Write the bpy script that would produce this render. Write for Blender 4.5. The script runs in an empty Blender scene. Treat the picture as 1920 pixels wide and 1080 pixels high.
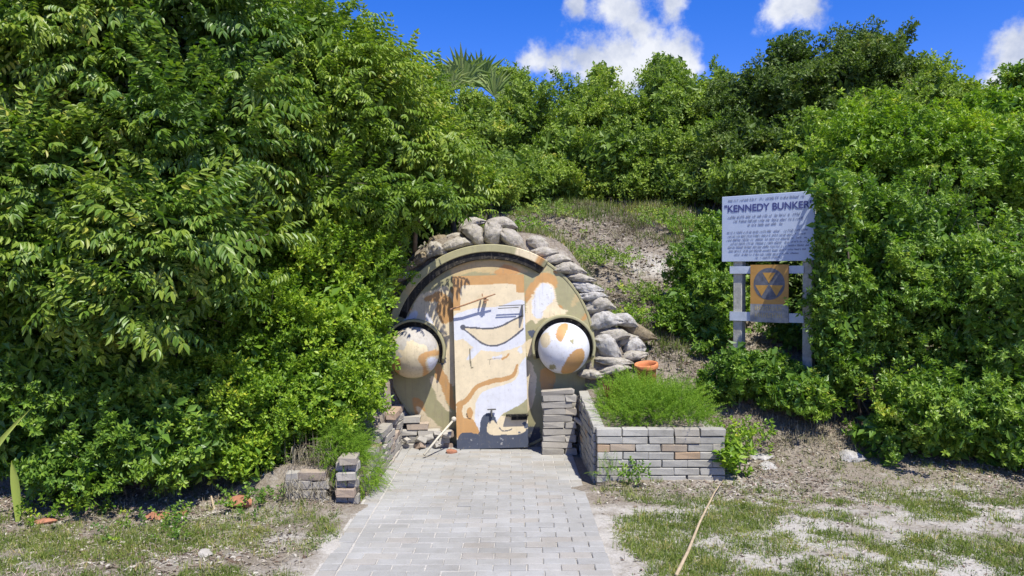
import bpy, bmesh, math, random
import numpy as np
from mathutils import Vector, Matrix

R_ = math.radians
rng = np.random.default_rng(7)
random.seed(7)
scene = bpy.context.scene
COL = scene.collection

# ------------------------------------------------------------------ camera
F = 1493.0            # focal length in photo pixels (28 mm lens)
PITCH = math.atan(20 / F)
CAM = np.array([0.0, 0.0, 1.72])
cd = bpy.data.cameras.new('camera')
cd.sensor_width = 36; cd.lens = 36 * F / 1920; cd.clip_end = 2000; cd.clip_start = 0.05
cam = bpy.data.objects.new('camera', cd); COL.objects.link(cam)
cam.location = CAM; cam.rotation_euler = (R_(90) - PITCH, 0, 0)
scene.camera = cam

def ray(px, py):
    u = (px - 960) / F; v = -(py - 540) / F
    fwd = np.array([0, math.cos(PITCH), -math.sin(PITCH)])
    up = np.array([0, math.sin(PITCH), math.cos(PITCH)])
    return fwd + u * np.array([1.0, 0, 0]) + v * up

def P(px, py, D):
    """point of the place that lies D metres in front of the camera at this sight line"""
    d = ray(px, py)
    return CAM + d * (D / d[1])

# ------------------------------------------------------------------ sun, sky, exposure
SUN = Vector((0.28, -0.50, 1.0)).normalized()
sl = bpy.data.lights.new('sun', 'SUN'); sl.energy = 5.0; sl.angle = R_(0.55); sl.color = (1.0, 0.965, 0.86)
so = bpy.data.objects.new('sun', sl); COL.objects.link(so)
so.rotation_euler = (-SUN).to_track_quat('-Z', 'Y').to_euler()

world = bpy.data.worlds.new('World'); scene.world = world; world.use_nodes = True
def build_world():
    nt = world.node_tree; N = nt.nodes; L = nt.links; N.clear()
    out = N.new('ShaderNodeOutputWorld'); bg = N.new('ShaderNodeBackground'); bg.inputs['Strength'].default_value = 0.085
    sky = N.new('ShaderNodeTexSky'); sky.sky_type = 'NISHITA'; sky.sun_disc = False
    sky.sun_elevation = math.asin(SUN.z); sky.sun_rotation = math.atan2(SUN.x, SUN.y)
    sky.altitude = 0; sky.air_density = 1.0; sky.dust_density = 0.15; sky.ozone_density = 5.0
    hs = N.new('ShaderNodeHueSaturation'); hs.inputs['Saturation'].default_value = 1.36; hs.inputs['Value'].default_value = 1.5
    hs.inputs['Hue'].default_value = 0.507
    L.new(sky.outputs[0], hs.inputs['Color'])
    tint = N.new('ShaderNodeMix'); tint.data_type = 'RGBA'; tint.blend_type = 'MULTIPLY'; tint.inputs['Factor'].default_value = 1
    tint.inputs['B'].default_value = (.98, .76, 1.08, 1); L.new(hs.outputs[0], tint.inputs['A'])
    tc = N.new('ShaderNodeTexCoord')
    def math_(op, a, b=None, c=None, clamp=False):
        m = N.new('ShaderNodeMath'); m.operation = op; m.use_clamp = clamp
        for i, v in enumerate((a, b, c)):
            if v is None: continue
            if isinstance(v, (int, float)): m.inputs[i].default_value = v
            else: L.new(v, m.inputs[i])
        return m.outputs[0]
    # clouds: round puffs broken up by noise, everywhere in the sky
    puffs = [(1170, 95, 66), (1200, 55, 48), (1150, 10, 55), (1085, 8, 26), (1255, 14, 30), (1110, 122, 62), (1045, 128, 40), (1008, 112, 34),
             (1270, 112, 54), (1225, 92, 52), (1180, 30, 42), (1185, 140, 70),
             (1470, 8, 42), (1512, 10, 34), (1900, 115, 40), (1925, 95, 44), (1878, 148, 30), (1965, 120, 60)]
    dirs = []
    for px, py, r in puffs:
        d = ray(px, py); d = d / np.linalg.norm(d); dirs.append((d, r / F))
    r2 = np.random.default_rng(3)
    for k in range(9):                       # more fair-weather clouds all round, out of this view
        az = R_(50 + k * 32); el = R_(r2.uniform(8, 45))
        for q in range(4):
            a = az + r2.normal() * .09; e = el + r2.normal() * .04
            dirs.append((np.array([math.sin(a) * math.cos(e), math.cos(a) * math.cos(e), math.sin(e)]), r2.uniform(.04, .09)))
    best = None
    for d, r in dirs:
        vm = N.new('ShaderNodeVectorMath'); vm.operation = 'DISTANCE'
        L.new(tc.outputs['Generated'], vm.inputs[0]); vm.inputs[1].default_value = tuple(d)
        v = math_('MULTIPLY_ADD', vm.outputs['Value'], -1 / r, 1.0)
        best = v if best is None else math_('SMOOTH_MAX', best, v, 0.35)
    def noise(scale, detail, rough):
        n = N.new('ShaderNodeTexNoise'); n.inputs['Scale'].default_value = scale
        n.inputs['Detail'].default_value = detail; n.inputs['Roughness'].default_value = rough
        L.new(tc.outputs['Generated'], n.inputs['Vector']); return n.outputs['Fac']
    n1 = noise(22, 8, .62)
    n2 = noise(70, 6, .6)
    nn = math_('ADD', math_('MULTIPLY', math_('SUBTRACT', n1, .5), 2.6), math_('MULTIPLY', math_('SUBTRACT', n2, .5), .7))
    dens = math_('ADD', best, nn)
    mr = N.new('ShaderNodeMapRange'); mr.interpolation_type = 'SMOOTHSTEP'
    mr.inputs['From Min'].default_value = -0.18; mr.inputs['From Max'].default_value = 0.75
    L.new(dens, mr.inputs['Value'])
    n3 = noise(13, 6, .6)
    cr = N.new('ShaderNodeMix'); cr.data_type = 'RGBA'
    mr3 = N.new('ShaderNodeMapRange'); mr3.inputs['From Min'].default_value = .38; mr3.inputs['From Max'].default_value = .58
    L.new(n3, mr3.inputs['Value']); L.new(mr3.outputs[0], cr.inputs['Factor'])
    cr.inputs['A'].default_value = (4.4, 4.9, 6.2, 1); cr.inputs['B'].default_value = (7.6, 7.8, 8.2, 1)
    mx = N.new('ShaderNodeMix'); mx.data_type = 'RGBA'
    L.new(math_('MULTIPLY', mr.outputs[0], .96), mx.inputs['Factor']); L.new(tint.outputs['Result'], mx.inputs['A']); L.new(cr.outputs['Result'], mx.inputs['B'])
    L.new(mx.outputs['Result'], bg.inputs['Color']); L.new(bg.outputs[0], out.inputs['Surface'])
build_world()
vs = scene.view_settings
vs.view_transform = 'Standard'; vs.look = 'None'; vs.gamma = 1.0; vs.exposure = 0.52; vs.use_curve_mapping = False
scene.cycles.max_bounces = 5; scene.cycles.diffuse_bounces = 2; scene.cycles.glossy_bounces = 2; scene.cycles.transmission_bounces = 3; scene.cycles.transparent_max_bounces = 4

# ------------------------------------------------------------------ helpers
def srgb(r, g, b):
    def f(c):
        c /= 255.0
        return c / 12.92 if c <= .04045 else ((c + .055) / 1.055) ** 2.4
    return (f(r), f(g), f(b))

def mesh_np(name, V, Fc, smooth=False):
    """V (n,3), Fc (m,k) index array or list of arrays"""
    me = bpy.data.meshes.new(name)
    if not isinstance(Fc, list): Fc = [Fc]
    Fc = [np.asarray(f, dtype=np.int32) for f in Fc if len(f)]
    V = np.asarray(V, dtype=np.float32)
    me.vertices.add(len(V)); me.vertices.foreach_set('co', V.ravel())
    loops = np.concatenate([f.ravel() for f in Fc])
    tot = np.concatenate([np.full(len(f), f.shape[1], dtype=np.int32) for f in Fc])
    start = np.concatenate([[0], np.cumsum(tot)[:-1]]).astype(np.int32)
    me.loops.add(len(loops)); me.loops.foreach_set('vertex_index', loops)
    me.polygons.add(len(tot)); me.polygons.foreach_set('loop_start', start); me.polygons.foreach_set('loop_total', tot)
    me.polygons.foreach_set('use_smooth', np.full(len(tot), smooth, dtype=bool))
    me.update(calc_edges=True)
    return me

def obj(name, me, mat=None, parent=None, loc=None):
    if not isinstance(me, bpy.types.Mesh):
        bm = me; me = bpy.data.meshes.new(name); bm.to_mesh(me); bm.free()
    o = bpy.data.objects.new(name, me); COL.objects.link(o)
    if mat is not None and len(me.materials) == 0: me.materials.append(mat)
    if parent is not None: o.parent = parent
    if loc is not None: o.location = loc
    return o

def tag(o, label, cat, group=None, kind=None):
    if label: o['label'] = label
    if cat: o['category'] = cat
    if group: o['group'] = group
    if kind: o['kind'] = kind
    return o

def thing(name, label, cat, loc=(0, 0, 0), rz=0, group=None):
    o = bpy.data.objects.new(name, None); COL.objects.link(o)
    o.location = loc; o.rotation_euler = (0, 0, rz); o.empty_display_size = .1
    return tag(o, label, cat, group)

def pnoise(p, s=1.0, seed=0.0):
    """cheap smooth pseudo noise, about -1..1, p (n,3)"""
    x, y, z = p[..., 0] * s + seed * 1.7, p[..., 1] * s + seed * 2.3, p[..., 2] * s - seed * 1.1
    return (np.sin(1.7 * x + 1.3 * np.sin(1.1 * y + .7 * z)) + np.sin(1.9 * y + 1.5 * np.sin(1.3 * z + .9 * x + 1)) +
            np.sin(1.6 * z + 1.4 * np.sin(1.2 * x + .8 * y + 2)) + .6 * np.sin(3.9 * x + 2.1 * y) * np.sin(3.1 * z - 2.7 * y)) / 2.6

def unit(v): return v / np.maximum(np.linalg.norm(v, axis=-1, keepdims=True), 1e-9)

def tube_arrays(pts, rad, sides=6):
    pts = np.asarray(pts, float); n = len(pts); rad = np.broadcast_to(np.asarray(rad, float), (n,))
    t = unit(np.gradient(pts, axis=0))
    ref = np.array([0, 0, 1.0]) if abs(t[:, 2]).mean() < .8 else np.array([1.0, 0, 0])
    a = unit(np.cross(t, ref)); b = np.cross(t, a)
    ang = np.linspace(0, 2 * np.pi, sides, endpoint=False)
    V = pts[:, None, :] + rad[:, None, None] * (np.cos(ang)[None, :, None] * a[:, None, :] + np.sin(ang)[None, :, None] * b[:, None, :])
    i = np.arange(n - 1)[:, None]; j = np.arange(sides)[None, :]
    Fq = np.stack([i * sides + j, i * sides + (j + 1) % sides, (i + 1) * sides + (j + 1) % sides, (i + 1) * sides + j], -1).reshape(-1, 4)
    V = V.reshape(-1, 3)
    cap0 = np.array([list(range(sides))[::-1]]); cap1 = np.array([[(n - 1) * sides + k for k in range(sides)]])
    return V, [Fq, np.concatenate([cap0, cap1])]

def join_arrays(parts):
    Vs = []; Fs = {}; o = 0
    for V, fl in parts:
        Vs.append(V)
        for f in (fl if isinstance(fl, list) else [fl]):
            f = np.asarray(f); Fs.setdefault(f.shape[1], []).append(f + o)
        o += len(V)
    return np.concatenate(Vs), [np.concatenate(v) for v in Fs.values()]

def box_bm(bm, cx, cy, cz, sx, sy, sz, rot=None):
    m = Matrix.Translation((cx, cy, cz)) @ (rot if rot is not None else Matrix()) @ Matrix.Diagonal((sx, sy, sz, 1))
    return bmesh.ops.create_cube(bm, size=1, matrix=m)

def bev_box(name, sx, sy, sz, bev=.006, jitter=0, seed=0):
    bm = bmesh.new(); box_bm(bm, 0, 0, 0, sx, sy, sz)
    bmesh.ops.bevel(bm, geom=bm.edges[:], offset=bev, segments=1, affect='EDGES', profile=.5)
    if jitter:
        r = random.Random(seed)
        for v in bm.verts: v.co += Vector((r.gauss(0, jitter), r.gauss(0, jitter), r.gauss(0, jitter)))
    me = bpy.data.meshes.new(name); bm.to_mesh(me); bm.free(); return me

# ------------------------------------------------------------------ materials
class MatB:
    def __init__(s, name, rough=.8, spec=.3):
        s.m = bpy.data.materials.new(name); s.m.use_nodes = True; s.nt = s.m.node_tree
        s.b = s.nt.nodes['Principled BSDF']; s.out = s.nt.nodes['Material Output']
        s.b.inputs['Roughness'].default_value = rough; s.b.inputs['Specular IOR Level'].default_value = spec
        s.tc = s.nt.nodes.new('ShaderNodeTexCoord')
    def n(s, t): return s.nt.nodes.new(t)
    def l(s, a, b): s.nt.links.new(a, b)
    def noise(s, scale, detail=5, rough=.6, coord='Object', vec=None, dist=0):
        n = s.n('ShaderNodeTexNoise'); n.inputs['Scale'].default_value = scale; n.inputs['Detail'].default_value = detail
        n.inputs['Roughness'].default_value = rough; n.inputs['Distortion'].default_value = dist
        s.l(vec if vec is not None else s.tc.outputs[coord], n.inputs['Vector']); return n.outputs['Fac']
    def ramp(s, fac, stops, interp='LINEAR'):
        r = s.n('ShaderNodeValToRGB'); r.color_ramp.interpolation = interp; e = r.color_ramp.elements
        while len(e) < len(stops): e.new(.5)
        for k, (p, c) in enumerate(stops):
            e[k].position = p; e[k].color = (*c[:3], 1) if not isinstance(c, (int, float)) else (c, c, c, 1)
        s.l(fac, r.inputs['Fac']); return r.outputs['Color']
    def mix(s, fac, a, b, mode='MIX'):
        m = s.n('ShaderNodeMix'); m.data_type = 'RGBA'; m.blend_type = mode
        for k, v in (('Factor', fac), ('A', a), ('B', b)):
            if isinstance(v, (int, float)): m.inputs[k].default_value = v
            elif isinstance(v, tuple): m.inputs[k].default_value = (*v[:3], 1)
            else: s.l(v, m.inputs[k])
        return m.outputs['Result']
    def attr(s, name, out='Fac'):
        a = s.n('ShaderNodeAttribute'); a.attribute_name = name; return a.outputs[out]
    def rand(s): return s.n('ShaderNodeObjectInfo').outputs['Random']
    def col(s, c):
        if isinstance(c, tuple): s.b.inputs['Base Color'].default_value = (*c[:3], 1)
        else: s.l(c, s.b.inputs['Base Color'])
    def bump(s, h, strength=.3, dist=.01):
        b = s.n('ShaderNodeBump'); b.inputs['Strength'].default_value = strength; b.inputs['Distance'].default_value = dist
        s.l(h, b.inputs['Height']); s.l(b.outputs[0], s.b.inputs['Normal'])

def leaf_mat(name, dark, mid, light, trans=.35, rough=.42, spec=.5, tcol=None):
    k = MatB(name, rough, spec)
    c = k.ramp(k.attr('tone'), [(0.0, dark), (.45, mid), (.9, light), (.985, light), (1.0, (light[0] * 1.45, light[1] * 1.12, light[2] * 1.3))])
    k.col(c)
    t = k.n('ShaderNodeBsdfTranslucent'); k.l(k.mix(1.0, c, tcol or (1.5, 1.75, .55), 'MULTIPLY'), t.inputs['Color'])
    ms = k.n('ShaderNodeMixShader'); ms.inputs['Fac'].default_value = trans * .78
    k.l(k.b.outputs[0], ms.inputs[1]); k.l(t.outputs[0], ms.inputs[2]); k.l(ms.outputs[0], k.out.inputs['Surface'])
    return k.m

def simple(name, c, rough=.8, var=.18, scale=8, spec=.3, bump=0, bscale=40):
    k = MatB(name, rough, spec)
    f = k.noise(scale, 6, .65)
    lo = tuple(x * (1 - var) for x in c); hi = tuple(min(1, x * (1 + var)) for x in c)
    k.col(k.ramp(f, [(.3, lo), (.7, hi)]))
    if bump: k.bump(k.noise(bscale, 5, .6), bump, .01)
    return k.m

def paver_mat(name, base, warm=None, amount=.1, dirt=(.17, .16, .14)):
    k = MatB(name, .88, .2)
    r = k.rand()
    stops = [(0, tuple(x * .90 for x in base)), (.35, base), (.7, tuple(x * 1.07 for x in base)), (1 - amount, (base[0] * .97, base[1] * .92, base[2] * .86))]
    if warm: stops.append((1.0, warm))
    c = k.ramp(r, stops)
    vec = k.n('ShaderNodeVectorMath'); vec.operation = 'ADD'; k.l(k.tc.outputs['Object'], vec.inputs[0])
    cmb = k.n('ShaderNodeCombineXYZ'); mm = k.n('ShaderNodeMath'); mm.operation = 'MULTIPLY'; mm.inputs[1].default_value = 37; k.l(r, mm.inputs[0])
    k.l(mm.outputs[0], cmb.inputs[0]); k.l(mm.outputs[0], cmb.inputs[2]); k.l(cmb.outputs[0], vec.inputs[1])
    f = k.noise(16, 6, .7, vec=vec.outputs[0])
    c = k.mix(k.ramp(f, [(.5, 0.0), (.78, .55)]), c, dirt)
    g = k.noise(150, 3, .7, vec=vec.outputs[0])
    c = k.mix(.35, c, k.ramp(g, [(.3, .55), (.7, 1.25)]), 'MULTIPLY')
    ge = k.n('ShaderNodeNewGeometry')
    c = k.mix(.8, c, k.ramp(k.noise(1.7, 6, .65, vec=ge.outputs['Position']), [(.32, (.80, .78, .74)), (.62, (1.06, 1.06, 1.06))]), 'MULTIPLY')
    k.col(c); k.bump(g, .25, .003)
    return k.m

M = {}
M['paver'] = paver_mat('concrete_paver', (.33, .322, .306), (.335, .312, .285), .05, (.24, .23, .21))
M['brick'] = paver_mat('grey_wall_brick', (.37, .355, .315), (.40, .25, .13), .08, (.17, .16, .14))
M['rough_brick'] = paver_mat('old_wall_brick', (.36, .335, .295), (.38, .28, .21), .12, (.18, .16, .135))
M['leaf_pinnate'] = leaf_mat('glossy_compound_leaf', (0.052, 0.111, 0.020), (0.113, 0.203, 0.026), (0.228, 0.294, 0.040), .34, .42, .4)
M['leaf_pinnate_b'] = leaf_mat('bright_compound_leaf', (0.091, 0.168, 0.021), (0.168, 0.255, 0.030), (0.291, 0.358, 0.046), .36, .45, .4)
M['leaf_lime'] = leaf_mat('lime_small_leaf', (0.087, 0.177, 0.017), (0.180, 0.294, 0.024), (0.319, 0.418, 0.036), .36, .45, .35)
M['leaf_mid'] = leaf_mat('mid_green_small_leaf', (0.070, 0.149, 0.022), (0.138, 0.242, 0.028), (0.255, 0.354, 0.041), .35, .43, .4)
M['leaf_far'] = leaf_mat('mound_shrub_leaf', (0.101, 0.167, 0.031), (0.186, 0.274, 0.043), (0.312, 0.388, 0.058), .35, .5, .3)
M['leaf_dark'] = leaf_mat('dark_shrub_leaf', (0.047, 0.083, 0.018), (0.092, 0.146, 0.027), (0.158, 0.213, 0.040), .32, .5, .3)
M['leaf_fern'] = leaf_mat('feathery_fern_leaf', (.085, .17, .014), (.15, .27, .02), (.24, .36, .035), .38, .6, .25)
M['leaf_palm'] = leaf_mat('fan_palm_leaf', (0.111, 0.178, 0.041), (0.192, 0.268, 0.073), (0.302, 0.357, 0.118), .25, .5, .4)
M['leaf_pale'] = leaf_mat('pale_blade_leaf', (.24, .32, .05), (.34, .42, .08), (.45, .5, .12), .35, .5, .35)
M['leaf_red'] = leaf_mat('red_spike_leaf', (.07, .012, .015), (.12, .02, .022), (.18, .035, .03), .2, .4, .5, (1.5, .8, .8))
M['grass'] = leaf_mat('weedy_grass', (.070, .115, .022), (.145, .195, .036), (.30, .29, .095), .35, .6, .2)
M['straw'] = leaf_mat('dry_straw', (0.125, 0.104, 0.069), (0.275, 0.238, 0.161), (0.525, 0.470, 0.356), .15, .85, .1, (1, 1, 1))
M['litter'] = leaf_mat('leaf_litter', (0.104, 0.065, 0.044), (0.234, 0.182, 0.138), (0.468, 0.429, 0.362), .05, .8, .2, (1, 1, 1))
M['bark'] = simple('grey_brown_bark', (.13, .10, .075), .9, .4, 14, bump=.5)
M['twig'] = simple('twig', (.10, .075, .05), .9, .4, 14)
M['terracotta'] = simple('terracotta', (.58, .21, .085), .8, .25, 18, bump=.2)
M['terracotta_dull'] = simple('dull_terracotta', (.33, .145, .085), .85, .35, 22, bump=.4)
M['wood_grey'] = simple('weathered_post_wood', (.40, .385, .33), .85, .25, 30, bump=.3)
M['rail'] = simple('pale_rail_paint', (.48, .53, .60), .7, .15, 10)
M['steel'] = simple('rusty_grey_steel', (.30, .28, .26), .6, .3, 40)
M['rust'] = simple('rusty_rod', (.36, .20, .11), .8, .35, 60)
M['dark_steel'] = simple('dark_painted_steel', (.10, .095, .085), .7, .3, 20)
M['pole'] = simple('bleached_pole', (.48, .44, .36), .75, .2, 30)
M['cane'] = simple('dry_cane', (.40, .31, .20), .75, .25, 20)

# ------------------------------------------------------------------ terrain
CX, CZ, RD, DY = -0.216, 0.99, 1.05, 8.05       # bunker end cap: centre x, centre z, radius, depth
def terrain(x, y):
    x = np.asarray(x, float); y = np.asarray(y, float)
    ys = [-300, 6.2, 6.6, 7.1, 7.6, 8.0, 8.6, 10, 12, 14, 18, 30, 60, 900]
    zr = [0, 0, .05, .17, .40, .62, .98, 1.62, 2.45, 3.05, 3.75, 4.2, 4.3, 4.3]
    left = 1 / (1 + np.exp((x + 1.1) * 6))
    bank = np.interp(y + .45 * left, ys, zr)
    dx = np.abs(x - CX)
    mound = 2.16 * np.exp(-(dx / 1.42) ** 4) * np.clip((y - 8.0) / .1, 0, 1) * np.exp(-np.clip(y - 10, 0, 99) / 6)
    z = np.where(mound > bank, mound, bank)
    # bedding behind the retaining walls
    plant = np.clip(.40 + .14 * (y - 6.6), 0, .62)
    inpl = (x > .74) & (x < 1.78) & (y > 6.66) & (y < 8.4)
    edge = np.clip((1.78 - x) / .12, 0, 1)
    z = np.where(inpl, np.maximum(z, plant * edge + z * (1 - edge)), z)
    plL = np.clip(.24 + .10 * (y - 6.1), 0, .5)
    inL = (x < -1.20) & (x > -2.3) & (y > 6.16) & (y < 8.4)
    edL = np.clip((x + 2.3) / .5, 0, 1)
    z = np.where(inL, np.maximum(z, plL * edL + z * (1 - edL)), z)
    # the cutting in front of the hatch
    z = np.where((x > -1.20) & (x < .74) & (y < 8.06), 0.0, z)
    p = np.stack([x, y, x * 0], -1)
    drift = np.clip((x - .40) / .22, 0, 1) * np.exp(-np.clip(x - .66, 0, 99) / .25) * (y < 6.5) * (.017 + .016 * pnoise(p, 3.5, 2) + .008 * pnoise(p, 11, 5))
    drift = drift + np.clip((-1.0 - x) / .16, 0, 1) * np.exp(-np.clip(-1.2 - x, 0, 99) / .25) * (y < 6.0) * (.012 + .016 * pnoise(p, 3.5, 6) + .008 * pnoise(p, 11, 8))
    z = z + np.maximum(drift, 0)
    amp = np.where((x > -1.4) & (x < .78) & (y < 8.2), 0.0, 1.0)
    z = z + amp * (.018 * pnoise(p, 1.6) + .012 * pnoise(p, 5.1, 3)) * np.where(y > 8.2, 3.0, 1.0)
    return z - .006

def build_ground():
    xs = np.unique(np.concatenate([np.linspace(-900, -60, 12), np.linspace(-60, -8, 27), np.linspace(-8, -2.4, 40), np.arange(-2.4, 2.4, .055),
                                   [-1.205, -1.195, .735, .745], np.linspace(2.4, 8, 40), np.linspace(8, 60, 27), np.linspace(60, 900, 12)]))
    ys = np.unique(np.concatenate([np.linspace(-300, -10, 12), np.linspace(-10, 4, 20), np.arange(4, 9.2, .055), [6.655, 6.665, 6.155, 6.165, 8.055, 8.065],
                                   np.linspace(9.2, 22, 90), np.linspace(22, 60, 24), np.linspace(60, 900, 14)]))
    X, Y = np.meshgrid(xs, ys)
    Z = terrain(X, Y)
    V = np.stack([X, Y, Z], -1).reshape(-1, 3)
    nx = len(xs); i = np.arange(len(ys) - 1)[:, None]; j = np.arange(nx - 1)[None, :]
    Fq = np.stack([i * nx + j, i * nx + j + 1, (i + 1) * nx + j + 1, (i + 1) * nx + j], -1).reshape(-1, 4)
    me = mesh_np('ground', V, Fq, True)
    k = MatB('sandy_ground', .95, .1)
    big = k.noise(.9, 6, .65); mid = k.noise(3.2, 7, .7); fine = k.noise(60, 5, .75); grit = k.noise(260, 2, .7)
    sand = k.ramp(fine, [(.25, (.30, .27, .23)), (.55, (.46, .43, .385)), (.8, (.54, .51, .465))])
    litter = k.ramp(fine, [(.25, (.11, .088, .066)), (.5, (.22, .185, .145)), (.75, (.37, .33, .28))])
    mask = k.mix(.5, big, mid)
    # litter grows denser towards the shrubs on the bank
    sep = k.n('ShaderNodeSeparateXYZ'); k.l(k.tc.outputs['Object'], sep.inputs[0])
    mrg = k.n('ShaderNodeMapRange'); mrg.inputs['From Min'].default_value = 5.7; mrg.inputs['From Max'].default_value = 7.0
    mrg.inputs['To Min'].default_value = -.02; mrg.inputs['To Max'].default_value = .16; k.l(sep.outputs[1], mrg.inputs['Value'])
    mrx = k.n('ShaderNodeMapRange'); mrx.inputs['From Min'].default_value = -1.3; mrx.inputs['From Max'].default_value = -1.0
    mrx.inputs['To Min'].default_value = .115; mrx.inputs['To Max'].default_value = 0.0; k.l(sep.outputs[0], mrx.inputs['Value'])
    a0 = k.n('ShaderNodeMath'); k.l(mask, a0.inputs[0]); k.l(mrx.outputs[0], a0.inputs[1])
    ad = k.n('ShaderNodeMath'); k.l(a0.outputs[0], ad.inputs[0]); k.l(mrg.outputs[0], ad.inputs[1])
    dn = k.n('ShaderNodeVectorMath'); dn.operation = 'DISTANCE'; k.l(k.tc.outputs['Object'], dn.inputs[0]); dn.inputs[1].default_value = (1.95, 10.6, 1.9)
    dm = k.n('ShaderNodeMapRange'); dm.inputs['From Min'].default_value = .1; dm.inputs['From Max'].default_value = .9; dm.inputs['To Min'].default_value = .17; dm.inputs['To Max'].default_value = 0; k.l(dn.outputs['Value'], dm.inputs['Value'])
    ad2 = k.n('ShaderNodeMath'); ad2.operation = 'SUBTRACT'; k.l(ad.outputs[0], ad2.inputs[0]); k.l(dm.outputs[0], ad2.inputs[1]); ad = ad2
    c = k.mix(k.ramp(ad.outputs[0], [(.46, 0.0), (.60, 1.0)]), sand, litter)
    k.col(c); k.bump(k.mix(.5, fine, grit), .6, .02)
    g = obj('ground', me, k.m); g['kind'] = 'structure'
    return g
ground = build_ground()

# ------------------------------------------------------------------ path of pavers
def build_path():
    bed = bmesh.new()
    x0, x1, y0, y1 = -1.15, .56, .2, 8.02
    bmesh.ops.create_grid(bed, x_segments=1, y_segments=1, size=.5, matrix=Matrix.Translation(((x0 + x1) / 2, (y0 + y1) / 2, .004)) @ Matrix.Diagonal((x1 - x0, y1 - y0, 1, 1)))
    path = obj('path', bed, simple('joint_sand', (.40, .375, .34), .95, .25, 50)); path['kind'] = 'structure'
    L, Wd, H = .2, .1, .05; gap = .005
    full = [bev_box('paver', L - gap, Wd - gap, H, .0045, .0008, s) for s in range(4)]
    half = [bev_box('paver_half', Wd - gap + .012, Wd - gap, H, .0045, .0008, s) for s in range(2)]
    small = [bev_box('paver_cut', Wd - gap, Wd - gap, H, .0045, .0008, s + 7) for s in range(2)]
    for m_ in full + half + small: m_.materials.append(M['paver'])
    far = []; cnt = 0
    r = random.Random(5)
    row = 0; y = 7.97
    while y > .4:
        items = [(half, -1.13 + .056)]
        x = -1.13 + .118
        off = row % 2
        if off: items.append((small, x + .05)); x += .1
        xr = .60 if y < 6.5 else .66
        while x + .2 <= xr + .001 + (.1 if not off else 0):
            items.append((full, x + .1)); x += .2
        if xr - x > .09: items.append((small, x + .05))
        for kind, cx in items:
            z = -.021 + r.gauss(0, .0012) + .008 + .004 * math.sin(cx * 3 + y * 1.3)
            rot = (r.gauss(0, .006), r.gauss(0, .006), r.gauss(0, .008))
            loc = (cx + r.gauss(0, .0012), y + r.gauss(0, .0012), z)
            if y > 4.45 and cnt < 330:
                o = bpy.data.objects.new('paver', r.choice(kind)); COL.objects.link(o); o.parent = path
                o.location = loc; o.rotation_euler = rot; cnt += 1
            else:
                far.append((kind[0], loc, rot))
        y -= Wd; row += 1
    bm = bmesh.new()
    for me, loc, rot in far:
        t = bmesh.new(); t.from_mesh(me)
        m = Matrix.Translation(loc) @ Matrix.Rotation(rot[2], 4, 'Z'); t.transform(m)
        tm = bpy.data.meshes.new('tmp'); t.to_mesh(tm); t.free(); bm.from_mesh(tm); bpy.data.meshes.remove(tm)
    o = obj('pavers', bm, M['paver'], path); o['kind'] = 'stuff'
build_path()

# ------------------------------------------------------------------ brick walls
BR = [bev_box('brick', .208, .095, .058, .005, .0016, s) for s in range(5)]
BH = [bev_box('brick_half', .100, .095, .058, .005, .0016, s + 9) for s in range(3)]
RB = [bev_box('rough_brick', .208, .098, .063, .006, .0035, s + 20) for s in range(5)]
RH = [bev_box('rough_brick_half', .110, .098, .063, .006, .0035, s + 30) for s in range(3)]
for m_ in BR + BH: m_.materials.append(M['brick'])
for m_ in RB + RH: m_.materials.append(M['rough_brick'])

def put_brick(me, parent, loc, rz=0, tilt=0, rx=0):
    o = bpy.data.objects.new('brick', me); COL.objects.link(o); o.parent = parent
    o.location = loc; o.rotation_euler = (rx, tilt, rz); return o

def brick_run(parent, a, b, z0, courses, rough=False, seed=0, jit=.003, skip=None, top=None, first=0):
    """running-bond wall from a to b (xy); top(t) gives the wall's height"""
    r = random.Random(seed); a = Vector((*a, 0)); b = Vector((*b, 0)); d = (b - a); Ln = d.length; d.normalize(); rz = math.atan2(d.y, d.x)
    full, half = (RB, RH) if rough else (BR, BH); h = .0645 if not rough else .067; bl = .2125
    for c in range(courses):
        s = -bl / 2 if (c + first) % 2 else 0.0
        while s < Ln - .03:
            lo, hi = max(s, 0), min(s + bl, Ln)
            w = hi - lo
            if w > .05:
                me = r.choice(full) if w > .16 else r.choice(half)
                mid = (lo + hi) / 2; z = z0 + h * (c + .5)
                if (top is None or z < top(mid / Ln)) and not (skip and skip(c, mid, r)):
                    p = a + d * mid
                    o = put_brick(me, parent, (p.x + r.gauss(0, jit), p.y + r.gauss(0, jit), z + r.gauss(0, jit * .4)), rz + r.gauss(0, jit * 3), r.gauss(0, jit * 2))
                    if w > .05: o.scale.x = (w - .005) / (.208 if w > .16 else .100 if not rough else .110)
            s += bl

def mortar(parent, pts, w, z0, z1f, name='core'):
    """solid fill inside a run of bricks so that joints show no daylight"""
    bm = bmesh.new()
    for (a, b) in zip(pts[:-1], pts[1:]):
        a2, b2 = Vector((*a, 0)), Vector((*b, 0)); d = (b2 - a2); L = d.length; mid = (a2 + b2) / 2; rz = math.atan2(d.y, d.x)
        box_bm(bm, mid.x, mid.y, (z0 + z1f) / 2, L - .03, w, z1f - z0, Matrix.Rotation(rz, 4, 'Z'))
    return obj(name, bm, simple('wall_mortar', (.12, .115, .10), .95, .3, 40), parent)

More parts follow.
